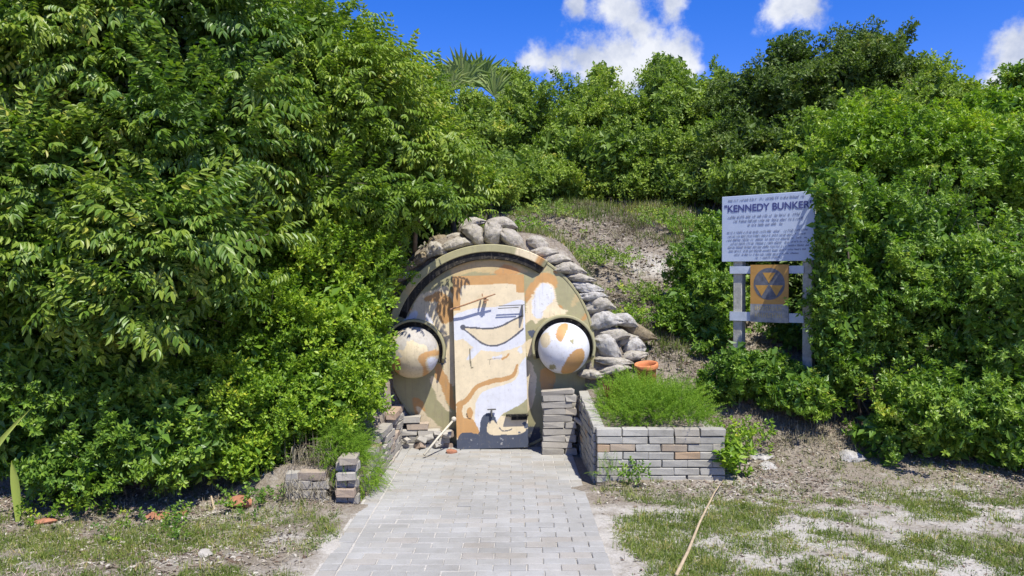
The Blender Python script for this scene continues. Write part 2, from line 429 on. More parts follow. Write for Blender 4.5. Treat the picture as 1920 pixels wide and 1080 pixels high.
# right planter: front face, side along the path
wr = thing('planter_wall', 'low L-shaped grey brick planter wall right of the path, with ferns growing behind it', 'wall', (1.2, 6.6, 0))
def local(w, pts): return [(p[0] - w.location.x, p[1] - w.location.y) for p in pts]
brick_run(wr, *local(wr, [(.70, 6.58), (1.76, 6.58)]), -.04, 7, seed=1)
brick_run(wr, *local(wr, [(.728, 6.64), (.70, 7.95)]), -.04, 9, seed=2, top=lambda t: .43 + .13 * t, first=1)
brick_run(wr, *local(wr, [(1.735, 6.64), (1.735, 7.4)]), -.04, 7, seed=3, first=1)
mortar(wr, local(wr, [(.70, 6.585), (1.77, 6.585)]), .07, -.03, .40)
mortar(wr, local(wr, [(.735, 6.58), (.707, 7.97)]), .07, -.03, .40)
# capping bricks along the front and side
r = random.Random(12)
capx = [.70 + .05]
for k in range(5):
    me = BR[k]; o = put_brick(me, wr, (.80 + k * .2135 - 1.2, 6.578 - 6.6, -.04 + .0645 * 7 + .031), r.gauss(0, .012)); o.scale = (1, 1.03, 1.05)
for k in range(6):
    t = k / 6; o = put_brick(BR[k % 5], wr, (.728 - .02 * t - 1.2, 6.74 + k * .2135 - 6.6, .455 + .12 * t), R_(90) + r.gauss(0, .02), -.08)

# brick pillar right of the door
wp = thing('brick_pillar', 'short pillar of stacked rough pale bricks beside the right edge of the hatch door', 'pillar', (.46, 7.72, 0))
zz = 0
for c in range(9):
    w2 = .30 - .012 * (c % 3); r = random.Random(40 + c)
    if c % 2:
        o = put_brick(RB[c % 5], wp, (r.gauss(-.02, .008), 0, zz + .031), r.gauss(0, .05), r.gauss(-.02, .02)); o.scale.x = w2 / .208
    else:
        put_brick(RB[c % 5], wp, (-.05 + r.gauss(0, .008), 0, zz + .031), r.gauss(0, .06), r.gauss(0, .02))
        put_brick(RH[c % 3], wp, (.106, r.gauss(0, .006), zz + .031), r.gauss(0, .06), r.gauss(0, .03))
    zz += .065
o = put_brick(RB[0], wp, (-.02, .01, zz + .02), .03, -.08); o.scale = (1.5, 1.1, .7)
for c in range(8):
    put_brick(RB[c % 5], wp, (-.02, .11 + .006 * (c % 2), .031 + c * .066), .04 * (c % 3 - 1)).scale.x = 1.3
# shaded recess behind the pillar and the wall it closes against
wb = thing('back_wall', 'dark recessed brick wall in the gap between the pale brick pillar and the planter wall', 'wall', (.62, 7.92, 0))
brick_run(wb, (-.30, 0), (.12, 0), 0, 8, True, seed=8)
# drain pipe stub
V, Fc = tube_arrays([P(1076, 783, 7.75), P(1094, 797, 7.5)], [.022, .022], 10)
tag(obj('pipe_stub', mesh_np('pipe_stub', V, Fc), M['steel']), 'short grey pipe stub poking out beside the brick pillar in the shade', 'pipe')

# left planter: wall along the path, short front wall with end pillar
wl = thing('side_wall', 'low weathered pale brick wall along the left edge of the path below the hatch', 'wall', (-1.2, 7.0, 0))
def dropped(c, mid, r): return c > 3 and r.random() < .10
brick_run(wl, (.02, -.78), (.06, 1.0), -.03, 7, True, seed=4, jit=.006, skip=dropped, top=lambda t: .27 + .20 * t)
mortar(wl, [(.0, -.76), (.03, 1.0)], .06, -.03, .24)
wf = thing('end_wall', 'broken front wall of grey bricks with dead weeds left of the path', 'wall', (-1.45, 6.08, 0))
brick_run(wf, (-.28, 0), (.06, 0), -.03, 4, True, seed=6, jit=.006, skip=lambda c, m_, r: c > 2 and r.random() < .45)
we = thing('end_pillar', 'small squared stack of pale bricks at the near end of the left path wall', 'pillar', (-1.255, 6.06, 0))
for c in range(5):
    r = random.Random(90 + c)
    if c % 2: put_brick(RB[c % 5], we, (0, 0, .0 + .031 + c * .064), R_(90) + r.gauss(0, .05)).scale.y = 1.45
    else:
        put_brick(RH[c % 3], we, (-.04, 0, .031 + c * .064), r.gauss(0, .05)).scale.x = .8
        put_brick(RH[(c + 1) % 3], we, (.045, 0, .031 + c * .064), r.gauss(0, .05)).scale.x = .75
put_brick(RB[2], we, (.015, -.005, .335), R_(90) + .1, .04).scale = (1.05, 1.35, .95)
# rubble wall under the cap, left of the door
wq = thing('rubble_wall', 'crumbling wall of broken pale bricks under the left side of the round hatch', 'wall', (-.85, 8.0, 0))
brick_run(wq, (-.30, 0), (.26, -.02), -.01, 5, True, seed=14, jit=.012, top=lambda t: .34 - .22 * t * t, skip=lambda c, m_, r: c > 1 and r.random() < .2)
r = random.Random(77)
for k in range(9):
    o = put_brick(RH[k % 3], wq, (-.28 + .5 * r.random(), -.05 - .07 * r.random(), .03 + .14 * r.random()), r.uniform(0, 3), r.uniform(-.5, .5), r.uniform(-.4, .4)); o.scale = (r.uniform(.5, .9),) * 3

# ------------------------------------------------------------------ painted bunker hatch
def inpoly(x, y, poly):
    poly = np.asarray(poly, float); res = np.zeros(x.shape, bool); n = len(poly); j = n - 1
    for i in range(n):
        xi, yi = poly[i]; xj, yj = poly[j]
        c = ((yi > y) != (yj > y)) & (x < (xj - xi) * (y - yi) / ((yj - yi) + 1e-12) + xi)
        res ^= c; j = i
    return res
def smooth_poly(p, closed=True, n=8):
    p = np.asarray(p, float); m = len(p); out = []
    rng_i = range(m) if closed else range(m - 1)
    for i in rng_i:
        p0, p1, p2, p3 = (p[(i + k) % m] if closed else p[min(max(i + k, 0), m - 1)] for k in (-1, 0, 1, 2))
        for t in np.linspace(0, 1, n, endpoint=False):
            out.append(.5 * ((2 * p1) + (-p0 + p2) * t + (2 * p0 - 5 * p1 + 4 * p2 - p3) * t * t + (-p0 + 3 * p1 - 3 * p2 + p3) * t ** 3))
    if not closed: out.append(p[-1])
    return np.array(out)
def distline(x, y, line):
    line = np.asarray(line, float); d = np.full(x.shape, 1e9)
    for a, b in zip(line[:-1], line[1:]):
        ab = b - a; t = np.clip(((x - a[0]) * ab[0] + (y - a[1]) * ab[1]) / (ab @ ab + 1e-9), 0, 1)
        d = np.minimum(d, np.hypot(x - a[0] - t * ab[0], y - a[1] - t * ab[1]))
    return d
CREAM = np.array(srgb(216, 199, 166)); WHITE = np.array(srgb(211, 211, 216)); ORANGE = np.array(srgb(190, 146, 94)); OLIVE = np.array(srgb(158, 152, 116))
NAVY = np.array(srgb(72, 78, 92)); GREY = np.array(srgb(88, 88, 96)); TAN = np.array(srgb(188, 168, 124)); DARK = np.array(srgb(60, 56, 50))

def set_col(me, C):
    a = me.color_attributes.new('paint', 'FLOAT_COLOR', 'POINT')
    a.data.foreach_set('color', np.concatenate([C, np.ones((len(C), 1))], 1).astype(np.float32).ravel())

def paint_mat(name, rough=.55, wear=.4, streak=.42):
    k = MatB(name, rough, .35)
    c = k.attr('paint', 'Color')
    f = k.noise(9, 7, .7); g = k.noise(55, 5, .7)
    c = k.mix(.55, c, k.ramp(f, [(.3, .70), (.7, 1.08)]), 'MULTIPLY')
    chips = k.noise(26, 8, .8)
    c = k.mix(k.ramp(chips, [(.56, 0.0), (.68, wear)]), c, (.30, .25, .17))
    # rain streaks running down the paint
    mp = k.n('ShaderNodeMapping'); mp.inputs['Scale'].default_value = (38, 38, 1.6); k.l(k.tc.outputs['Object'], mp.inputs['Vector'])
    st = k.noise(1.0, 4, .65, vec=mp.outputs[0])
    c = k.mix(k.ramp(st, [(.54, 0.0), (.74, streak)]), c, (.22, .18, .13))
    k.col(c); k.bump(g, .25, .004)
    return k.m
M['paint'] = paint_mat('camouflage_paint', .6, .6, .14)
M['paint_old'] = paint_mat('old_camouflage_paint', .7, .95)

bk = thing('bunker_entrance', 'round camouflage-painted bunker end cap with a smiling face door and two round domes', 'bunker', (CX, DY, 0))
def disc_paint(px, py):
    """camouflage of the round cap; px,py in layout units of 1/185 m"""
    w = np.stack([px * .03, py * .03, px * 0], -1)
    x = px + 3.5 * pnoise(w, 1.6, 2) + 1.2 * pnoise(w, 6, 5); y = py + 3.5 * pnoise(w, 1.6, 8) + 1.2 * pnoise(w, 6, 9)
    C = np.tile(OLIVE, (len(px), 1))
    def fill(poly, col, sm=True): C[inpoly(x, y, smooth_poly(poly) if sm else poly)] = col
    blot = pnoise(w, 2.3, 11)
    C[(blot > .55) & (y < 600)] = TAN * .97
    C[(pnoise(w, 3.1, 4) > .75) & (y < 640)] = ORANGE * .93
    fill([(845, 500), (880, 488), (925, 486), (975, 497), (985, 512), (940, 510), (885, 512), (850, 520)], TAN * 1.02)
    fill([(925, 505), (950, 496), (972, 505), (970, 514), (930, 514)], ORANGE)
    # left of the door
    fill([(765, 590), (785, 556), (812, 545), (850, 545), (855, 640), (852, 720), (835, 700), (825, 650), (800, 610), (770, 612)], CREAM)
    fill([(752, 610), (768, 585), (782, 580), (776, 606), (760, 622)], WHITE * .95)
    fill([(796, 560), (820, 548), (848, 556), (840, 566), (812, 566)], ORANGE)
    fill([(818, 580), (830, 561), (848, 562), (856, 580), (850, 600), (832, 604)], ORANGE)
    fill([(815, 690), (825, 683), (840, 706), (852, 738), (852, 768), (836, 745), (820, 715)], ORANGE)
    fill([(808, 712), (818, 706), (838, 750), (846, 772), (825, 752)], CREAM)
    fill([(772, 745), (795, 752), (800, 785), (782, 780)], ORANGE * .9)
    fill([(782, 760), (798, 770), (830, 812), (818, 820), (796, 798)], CREAM * .92)
    fill([(800, 590), (812, 600), (818, 640), (806, 628)], WHITE)
    # right of the door
    fill([(984, 556), (996, 534), (1012, 514), (1034, 514), (1046, 530), (1030, 548), (1010, 552), (1000, 566), (988, 570)], ORANGE)
    fill([(984, 572), (1000, 548), (1016, 528), (1034, 532), (1040, 552), (1044, 572), (1062, 580), (1046, 598), (1018, 598), (1000, 608), (984, 604)], CREAM * 1.06)
    fill([(996, 566), (1012, 532), (1030, 532), (1036, 558), (1022, 580), (1014, 596), (996, 588)], WHITE)
    fill([(986, 606), (1004, 604), (1012, 650), (1004, 690), (986, 700)], OLIVE)
    fill([(984, 684), (998, 676), (1004, 700), (1000, 744), (988, 768), (984, 760)], CREAM)
    fill([(984, 640), (996, 634), (1000, 660), (988, 668)], CREAM * 1.05)
    fill([(1012, 692), (1030, 690), (1042, 715), (1032, 735), (1014, 726)], ORANGE)
    fill([(990, 618), (1000, 614), (1004, 626), (994, 630)], NAVY * 1.3)
    fill([(984, 800), (1016, 800), (1018, 830), (984, 830)], NAVY * .8, False)
    fill([(818, 666), (830, 664), (838, 676), (826, 682)], NAVY)
    return C

def build_cap():
    k = 185.0
    # radial grid, gently domed
    nr, na = 110, 320
    r = np.linspace(0, 1, nr + 1)[1:] * RD
    a = np.linspace(0, 2 * np.pi, na, endpoint=False)
    Rr, A = np.meshgrid(r, a, indexing='ij')
    X = Rr * np.cos(A); Z = Rr * np.sin(A); Y = -.055 * (1 - (Rr / RD) ** 2)
    V = np.concatenate([[[0, -.055, 0]], np.stack([X, Y, Z], -1).reshape(-1, 3)])
    i = np.arange(nr - 1)[:, None]; j = np.arange(na)[None, :]
    q = np.stack([1 + i * na + j, 1 + (i + 1) * na + j, 1 + (i + 1) * na + (j + 1) % na, 1 + i * na + (j + 1) % na], -1).reshape(-1, 4)[:, ::-1]
    t = np.stack([np.zeros(na, int), 1 + (np.arange(na) + 1) % na, 1 + np.arange(na)], -1)
    # side of the cap
    s0 = 1 + (nr - 1) * na; nV = len(V)
    back = V[s0:s0 + na].copy(); back[:, 1] += .12
    V = np.concatenate([V, back])
    jj = np.arange(na); sq = np.stack([s0 + jj, nV + jj, nV + (jj + 1) % na, s0 + (jj + 1) % na], -1)[:, ::-1]
    me = mesh_np('end_cap', V, [q, t, sq], True)
    me.materials.append(M['paint_old'])
    set_col(me, disc_paint(920 + V[:, 0] * k, 655 - V[:, 2] * k))
    bm = bmesh.new(); bm.from_mesh(me); bmesh.ops.recalc_face_normals(bm, faces=bm.faces[:]); bm.to_mesh(me); bm.free()
    o = obj('end_cap', me, None, bk); o.location = (0, 0, CZ)
    # buried pipe behind
    V2, F2 = tube_arrays([(0, .10, 0), (0, 1.6, 0), (0, 3.0, 0)], [RD * .97] * 3, 48)
    pm = mesh_np('pipe', V2, F2, True); obj('pipe', pm, M['dark_steel'], bk).location = (0, 0, CZ)

def arc_solid(r0, r1, y0, y1, a0, a1, n=48, ease=True):
    """ring sector with rectangular section; thins out at its ends"""
    ang = np.radians(np.linspace(a0, a1, n)); V = []
    for i, a in enumerate(ang):
        t = i / (n - 1); e = 1.0
        if ease: e = min(1, min(t, 1 - t) / .06 + .35)
        yf = y1 + (y0 - y1) * e
        for rr, yy in ((r0, yf), (r1, yf), (r1, y1), (r0, y1)): V.append((rr * math.cos(a), yy, rr * math.sin(a)))
    V = np.array(V); i = np.arange(n - 1)[:, None]; j = np.arange(4)[None, :]
    Fq = np.stack([i * 4 + j, i * 4 + (j + 1) % 4, (i + 1) * 4 + (j + 1) % 4, (i + 1) * 4 + j], -1).reshape(-1, 4)
    caps = np.array([[3, 2, 1, 0], [(n - 1) * 4 + q for q in range(4)]])
    return V, [Fq, caps]
def arc_part(name, args, parent, loc, colf, mat):
    V, Fc = arc_solid(*args); me = mesh_np(name, V, Fc)
    bm = bmesh.new(); bm.from_mesh(me); bmesh.ops.recalc_face_normals(bm, faces=bm.faces[:])
    bmesh.ops.bevel(bm, geom=[e for e in bm.edges if e.is_manifold and e.calc_face_angle(0) > .8], offset=.006, segments=1, affect='EDGES')
    bm.to_mesh(me); bm.free()
    n = len(me.vertices); co = np.zeros(n * 3, np.float32); me.vertices.foreach_get('co', co)
    set_col(me, colf(co.reshape(-1, 3))); me.materials.append(mat)
    o = obj(name, me, None, parent); o.location = loc; return o
build_cap()
def hood_col(V):
    C = np.tile(OLIVE * 1.08, (len(V), 1)); a = np.degrees(np.arctan2(V[:, 2], V[:, 0]))
    C[(a > 59) & (a < 63)] = ORANGE; C[(a > 63) & (a < 75)] = CREAM * 1.05
    b = pnoise(V, 7, 3); C[(b > .6) & (a > 80)] = TAN; return C
hd = arc_part('hood', (.985, 1.062, -.085, .0, 57, 166, 80), bk, (0, 0, CZ), hood_col, M['paint_old'])
arc_part('hood_gap_shade', (.912, .99, -.062, .0, 57, 160, 80), bk, (0, 0, CZ), lambda V: np.tile(DARK * .35, (len(V), 1)), M['paint_old'])  # near-black strip: shade of the gap under the hood, put in as colour
arc_part('rim', (1.03, 1.058, -.008, .05, -80, 57, 60, False), bk, (0, 0, CZ), lambda V: np.tile(OLIVE, (len(V), 1)), M['paint_old'])
arc_part('rim', (1.03, 1.058, -.008, .05, 166, 262, 60, False), bk, (0, 0, CZ), lambda V: np.tile(OLIVE * .95, (len(V), 1)), M['paint_old'])

def dome(px, py, side):
    c = P(px, py, 7.90); rad = .256
    nu, nv = 96, 64
    th = np.linspace(0, np.pi, nv); ph = np.linspace(0, 2 * np.pi, nu, endpoint=False)
    T, Ph = np.meshgrid(th, ph, indexing='ij')
    V = np.stack([np.sin(T) * np.cos(Ph), -np.cos(T) * .92, np.sin(T) * np.sin(Ph)], -1).reshape(-1, 3) * rad
    i = np.arange(nv - 1)[:, None]; j = np.arange(nu)[None, :]
    q = np.stack([i * nu + j, i * nu + (j + 1) % nu, (i + 1) * nu + (j + 1) % nu, (i + 1) * nu + j], -1).reshape(-1, 4)
    me = mesh_np('dome', V, q, True)
    s = 48 / rad; x0 = V[:, 0] * s; y0 = -V[:, 2] * s
    w = V * 6; x = x0 + 1.5 * pnoise(w, 1.5, 1); y = y0 + 1.5 * pnoise(w, 1.5, 6)
    if side == 'right':
        C = np.tile(WHITE, (len(V), 1))
        C[inpoly(x, y, smooth_poly([(-16, -24), (-12, -40), (-2, -48), (8, -46), (0, -28), (-8, -16)]))] = ORANGE
        C[inpoly(x, y, smooth_poly([(-6, 40), (4, 16), (18, 0), (32, -2), (36, 10), (30, 30), (12, 46)]))] = ORANGE
        C[inpoly(x, y, smooth_poly([(-44, -20), (-30, -30), (-26, -14), (-38, -2)]))] = CREAM * .95
        C[inpoly(x, y, smooth_poly([(8, -18), (15, -20), (14, -10)]))] = OLIVE
        C[inpoly(x, y, smooth_poly([(-26, 28), (-18, 26), (-16, 34), (-26, 36)]))] = OLIVE * .8
        C[y > 44] = TAN
    else:
        C = np.tile(CREAM * .86, (len(V), 1))
        C[pnoise(V, 9, 4) + .4 * pnoise(V, 25, 2) - y * .02 > .55] = np.array(srgb(172, 166, 158))
        C[inpoly(x, y, smooth_poly([(-34, 36), (-35, 18), (-24, 6), (-18, 14), (-24, 38), (-30, 44)]))] = ORANGE
        C[inpoly(x, y, smooth_poly([(14, 8), (24, -3), (46, -6), (50, 6), (34, 4), (26, 14), (30, 44), (20, 46), (22, 24)]))] = ORANGE
        C[inpoly(x, y, smooth_poly([(30, 8), (44, 10), (46, 24), (34, 34), (30, 20)]))] = WHITE
        C[y > 44] = OLIVE
    me.materials.append(M['paint_old' if side == 'left' else 'paint']); set_col(me, C)
    o = obj('dome', me, None, bk); o.location = (c[0] - CX, c[1] - DY, c[2])
    o['label'] = 'right dome, white with orange patches' if side == 'right' else 'left dome, dull grey cream with orange curls'
    a0, a1 = (-28, 205) if side == 'right' else (-25, 200)
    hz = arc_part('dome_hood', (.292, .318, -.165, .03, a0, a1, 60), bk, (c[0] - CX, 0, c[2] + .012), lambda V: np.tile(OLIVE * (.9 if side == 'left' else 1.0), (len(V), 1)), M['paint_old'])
    # near-black arc: shade of the hollow behind the dome, put in as colour
    arc_part('recess_shade', (.235, .294, -.10, .03, a0, a1, 60, False), bk, (c[0] - CX, 0, c[2] + .012), lambda V: np.tile(DARK * .3, (len(V), 1)), M['paint_old'])
dome(1057, 653, 'right'); dome(775, 661, 'left')

# door
DW, DH = .71, 1.72
def door_paint(zx, zy):
    w = np.stack([zx * .01, zy * .01, zx * 0], -1)
    x = zx + 4 * pnoise(w, 2, 1) + 1.5 * pnoise(w, 9, 4); y = zy + 4 * pnoise(w, 2, 7) + 1.5 * pnoise(w, 9, 3)
    C = np.tile(CREAM * 1.05, (len(zx), 1))
    def fill(p, c, sm=True): C[inpoly(x, y, smooth_poly(p) if sm else p)] = c
    C[(y < 152) | ((x < 122) & (y < 285)) | ((x > 432) & (y < 200))] = ORANGE * 1.04
    cx0 = (np.hypot(x - 150, y - 178) > 28) & (x < 150) & (y < 178); C[cx0] = ORANGE * 1.04
    cx1 = (np.hypot(x - 415, y - 172) > 22) & (x > 415) & (y < 172); C[cx1] = ORANGE * 1.04
    fill([(80, 320), (160, 290), (330, 270), (480, 250), (490, 440), (420, 500), (330, 520), (210, 500), (140, 450), (80, 440)], WHITE)
    C[(pnoise(w, 3, 12) > .35) & (y > 470) & (y < 560)] = WHITE * .99
    upper = smooth_poly([(128, 380), (190, 384), (270, 392), (340, 382), (400, 355), (470, 325)], False)
    lower = smooth_poly([(128, 382), (190, 432), (240, 470), (295, 486), (350, 476), (400, 450), (470, 398)], False)
    C[inpoly(x, y, np.concatenate([upper, lower[::-1]]))] = CREAM
    du = distline(zx, zy, upper); dl = distline(zx, zy, lower)
    C[(du < 4.6 + pnoise(w, 6, 2) * .8) | (dl < 4.8 + pnoise(w, 6, 5) * .9) | (np.hypot(zx - 134, zy - 380) < 15)] = GREY
    # lower half swirls
    fill([(185, 870), (200, 790), (240, 735), (300, 712), (390, 690), (430, 650), (450, 590), (500, 560), (500, 850), (360, 850), (310, 905), (250, 960), (190, 930)], WHITE)
    st = smooth_poly([(95, 800), (150, 775), (195, 715), (240, 690), (300, 676), (360, 668), (405, 645), (432, 595)], False)
    C[distline(x, y, st) < 13 - np.clip((x - 380) * .1, 0, 7)] = ORANGE
    fill([(90, 800), (130, 785), (118, 830), (128, 868), (172, 880), (196, 915), (214, 950), (180, 975), (90, 985)], ORANGE)
    fill([(128, 830), (150, 795), (190, 760), (215, 730), (225, 745), (200, 790), (180, 835), (150, 870), (130, 860)], CREAM * 1.04)
    fill([(142, 850), (150, 822), (170, 818), (178, 845), (165, 880), (148, 872)], ORANGE)
    fill([(350, 858), (395, 835), (440, 810), (500, 780), (500, 870), (350, 872)], OLIVE)
    fill([(95, 1060), (100, 965), (150, 952), (210, 955), (218, 890), (240, 855), (280, 850), (310, 885), (330, 960), (420, 958), (500, 945), (500, 1060)], NAVY)
    fill([(255, 925), (270, 895), (300, 893), (318, 922), (345, 945), (420, 935), (440, 900), (460, 905), (470, 950), (400, 968), (290, 970), (262, 955)], CREAM)
    C[(x > 425) & (y > 880) & (y < 960) & (pnoise(w, 5, 8) > .1)] = NAVY * 1.4
    C[distline(zx, zy, smooth_poly([(325, 930), (345, 948), (375, 946), (395, 938)], False)) < 3] = NAVY
    C[distline(zx, zy, smooth_poly([(145, 848), (152, 870), (166, 878)], False)) < 2.5] = DARK
    C[distline(zx, zy, [(170, 497), (171, 560), (176, 602), (184, 600)]) < 3.6 + 1.5 * pnoise(w, 8, 2)] = np.array(srgb(120, 112, 90))
    C[(distline(zx, zy, [(268, 560), (330, 552), (365, 552)]) < 2) | (distline(zx, zy, [(280, 560), (281, 600)]) < 1.6)] = np.array(srgb(165, 150, 128))
    C[distline(x, y, smooth_poly([(350, 560), (372, 550), (385, 535)], False)) < 5] = ORANGE * 1.05
    # scuffs at the foot
    C[(pnoise(w, 3.1, 3) + .7 * pnoise(w, 11, 5) > 1.15) & (y > 985)] = np.array(srgb(150, 150, 150))
    return C
def build_door():
    nx, nz = 120, 290
    xs = np.linspace(0, DW, nx); zs = np.linspace(0, DH, nz)
    X, Z = np.meshgrid(xs, zs); th = .045
    Vf = np.stack([X, np.zeros_like(X), Z], -1).reshape(-1, 3)
    i = np.arange(nz - 1)[:, None]; j = np.arange(nx - 1)[None, :]
    q = np.stack([i * nx + j, i * nx + j + 1, (i + 1) * nx + j + 1, (i + 1) * nx + j], -1).reshape(-1, 4)
    n = len(Vf); Vb = np.array([[0, th, 0], [DW, th, 0], [DW, th, DH], [0, th, DH]])
    c = [0, nx - 1, n - 1, n - nx]
    fb = np.array([[n, n + 3, n + 2, n + 1]])
    ring = [np.arange(nx), np.arange(nx - 1, n, nx), np.arange(n - 1, n - nx - 1, -1), np.arange(n - nx, -1, -nx)]
    polys = []
    for k in range(4): polys.append(np.array([list(ring[k][::-1]) + [n + k, n + (k + 1) % 4]]))
    me = mesh_np('door', np.concatenate([Vf, Vb]), [q, fb] + polys)
    zx = 82 + np.concatenate([Vf, Vb])[:, 0] / DW * 398; zy = 1040 - np.concatenate([Vf, Vb])[:, 2] / DH * 938
    # the door's paint edge drifts like the leaning leaf itself
    zx2 = zx + (zy - 100) / 938 * 6
    set_col(me, door_paint(zx2, zy)); me.materials.append(M['paint'])
    d = obj('door', me, None, bk)
    d.location = (P(857, 845, 7.88)[0] - CX, 7.88 - DY, .012); d.rotation_euler = (R_(-1.6), R_(-1.5), R_(1.5))
    return d
door = build_door()
def dz(zx, zy, y=-.0): return ((zx - 82) / 398 * DW, y, (1040 - zy) / 938 * DH)
def rod(name, pts, rad, mat, parent, sides=8):
    V, Fc = tube_arrays(pts, rad, sides); return obj(name, mesh_np(name, V, Fc), mat, parent)
# bar across the door held by a bracket, latch rods at its right edge
rod('bar', [dz(62, 282, -.06), dz(150, 258, -.075), dz(230, 232, -.08), dz(318, 205, -.09)], [.009, .008, .008, .006], M['rust'], door)
hb = bmesh.new(); x_, _, z_ = dz(262, 225); box_bm(hb, x_, -.04, z_ - .02, .022, .075, .06); box_bm(hb, x_ + .005, -.075, z_ - .02, .05, .012, .018); box_bm(hb, x_ - .03, -.06, z_ + .03, .012, .05, .03)
obj('bracket', hb, M['rust'], door)
for (zx0, zx1, zy_) in ((335, 478, 270), (330, 445, 283)):
    rod('latch_rod', [dz(zx0, zy_, -.05), dz(zx1, zy_ - 3, -.05)], .0045, M['dark_steel'], door, 6)
hb = bmesh.new(); x_, _, z_ = dz(466, 300); box_bm(hb, x_, -.03, z_, .014, .06, .12); obj('hinge', hb, M['dark_steel'], door)
hb = bmesh.new(); x_, _, z_ = dz(422, 862); box_bm(hb, x_, -.03, z_, .22, .06, .016); box_bm(hb, x_ + .02, -.012, z_ - .035, .16, .024, .03); obj('latch_plate', hb, M['paint_old'], door)
for o_ in (door.children[-1],): set_col(o_.data, np.tile(OLIVE * .8, (len(o_.data.vertices), 1)))
hb = bmesh.new(); x_, _, z_ = dz(280, 830); box_bm(hb, x_, -.03, z_ + .005, .085, .012, .012); box_bm(hb, x_, -.02, z_ - .03, .014, .04, .07); obj('handle', hb, M['dark_steel'], door)

# leaning pole and rubble by the door
V, Fc = tube_arrays([P(795, 853, 7.45), P(822, 820, 7.62), P(850, 788, 7.80)], [.012, .011, .011], 8)
pl = obj('leaning_pole', mesh_np('leaning_pole', V, Fc, True), M['pole']); tag(pl, 'thin bleached pole leaning from the paving against the left edge of the door', 'pole')
bm = bmesh.new(); bmesh.ops.create_uvsphere(bm, u_segments=10, v_segments=6, radius=.026, matrix=Matrix.Translation(P(851, 786, 7.80))); obj('knob', bm, M['pole'], pl)

def rock(name, loc, size, mat, label, cat, seed, group=None, flat=.6):
    bm = bmesh.new(); bmesh.ops.create_icosphere(bm, subdivisions=2, radius=1)
    r = random.Random(seed); ax = [Vector((r.gauss(0, 1), r.gauss(0, 1), r.gauss(0, 1))).normalized() for _ in range(9)]
    for v in bm.verts:
        m = 1.0
        for a in ax:
            dd = v.co.dot(a)
            if dd > .62: v.co -= a * (dd - .62)
        v.co = Vector((v.co.x * size, v.co.y * size * .8, v.co.z * size * flat))
    o = obj(name, bm, mat); o.location = (loc[0], loc[1], float(terrain(loc[0], loc[1])) + size * flat * .45); o.rotation_euler = (0, 0, r.uniform(0, 6)); return tag(o, label, cat, group)
rock('clay_rubble', P(846, 828, 7.72) - np.array([0, 0, .01]), .075, M['terracotta_dull'], 'orange lump of broken clay brick at the bottom left corner of the door', 'rubble', 3)
rock('clay_fragment', P(448, 958, 5.95), .12, M['terracotta_dull'], 'largest orange clay fragment, below the left shrubs near a grey stick', 'rubble', 4, flat=.45)
rock('clay_fragment', P(292, 972, 5.75), .11, M['terracotta_dull'], 'flat orange clay fragment in the litter, second from the left', 'rubble', 5, flat=.3)
rock('clay_fragment', P(85, 985, 5.6), .08, M['terracotta_dull'], 'orange clay fragment nearest the pale upright blade leaf', 'rubble', 6, flat=.4)
rock('clay_fragment', P(338, 968, 5.8), .07, M['terracotta_dull'], 'small orange clay fragment just right of the flat one', 'rubble', 8, flat=.3)
rock('pale_stone', P(385, 1050, 4.88), .07, simple('pale_stone', (.36, .33, .29), .9, .2, 20), 'pale flat stone in the sparse grass left of the path', 'stone', 9, flat=.35)

# ------------------------------------------------------------------ sandbags
def bag_mat(name, c1, c2, moss=(.20, .19, .10), ma=.25):
    k = MatB(name, .92, .15)
    f = k.noise(5, 6, .7); g = k.noise(120, 3, .6)
    c = k.ramp(f, [(.3, c1), (.7, c2)])
    c = k.mix(k.ramp(k.noise(14, 7, .8), [(.46, 0.0), (.66, ma + .2)]), c, moss)
    c = k.mix(.4, c, k.ramp(g, [(.3, .7), (.7, 1.2)]), 'MULTIPLY')
    k.col(c); k.bump(k.mix(.3, k.noise(20, 7, .75, dist=2.0), g), 1.0, .03); return k.m
M['bag'] = bag_mat('weathered_sandbag', (.36, .32, .265), (.56, .51, .44))
M['bag_brown_shade'] = bag_mat('brown_and_shaded_sandbag', (.22, .175, .11), (.36, .29, .20), (.14, .12, .06), .5)  # brown bags; also puts leaf shade into the colour of shaded left bags
M['bag_white'] = bag_mat('bleached_sandbag', (.44, .415, .38), (.62, .595, .56), (.22, .19, .15), .5)
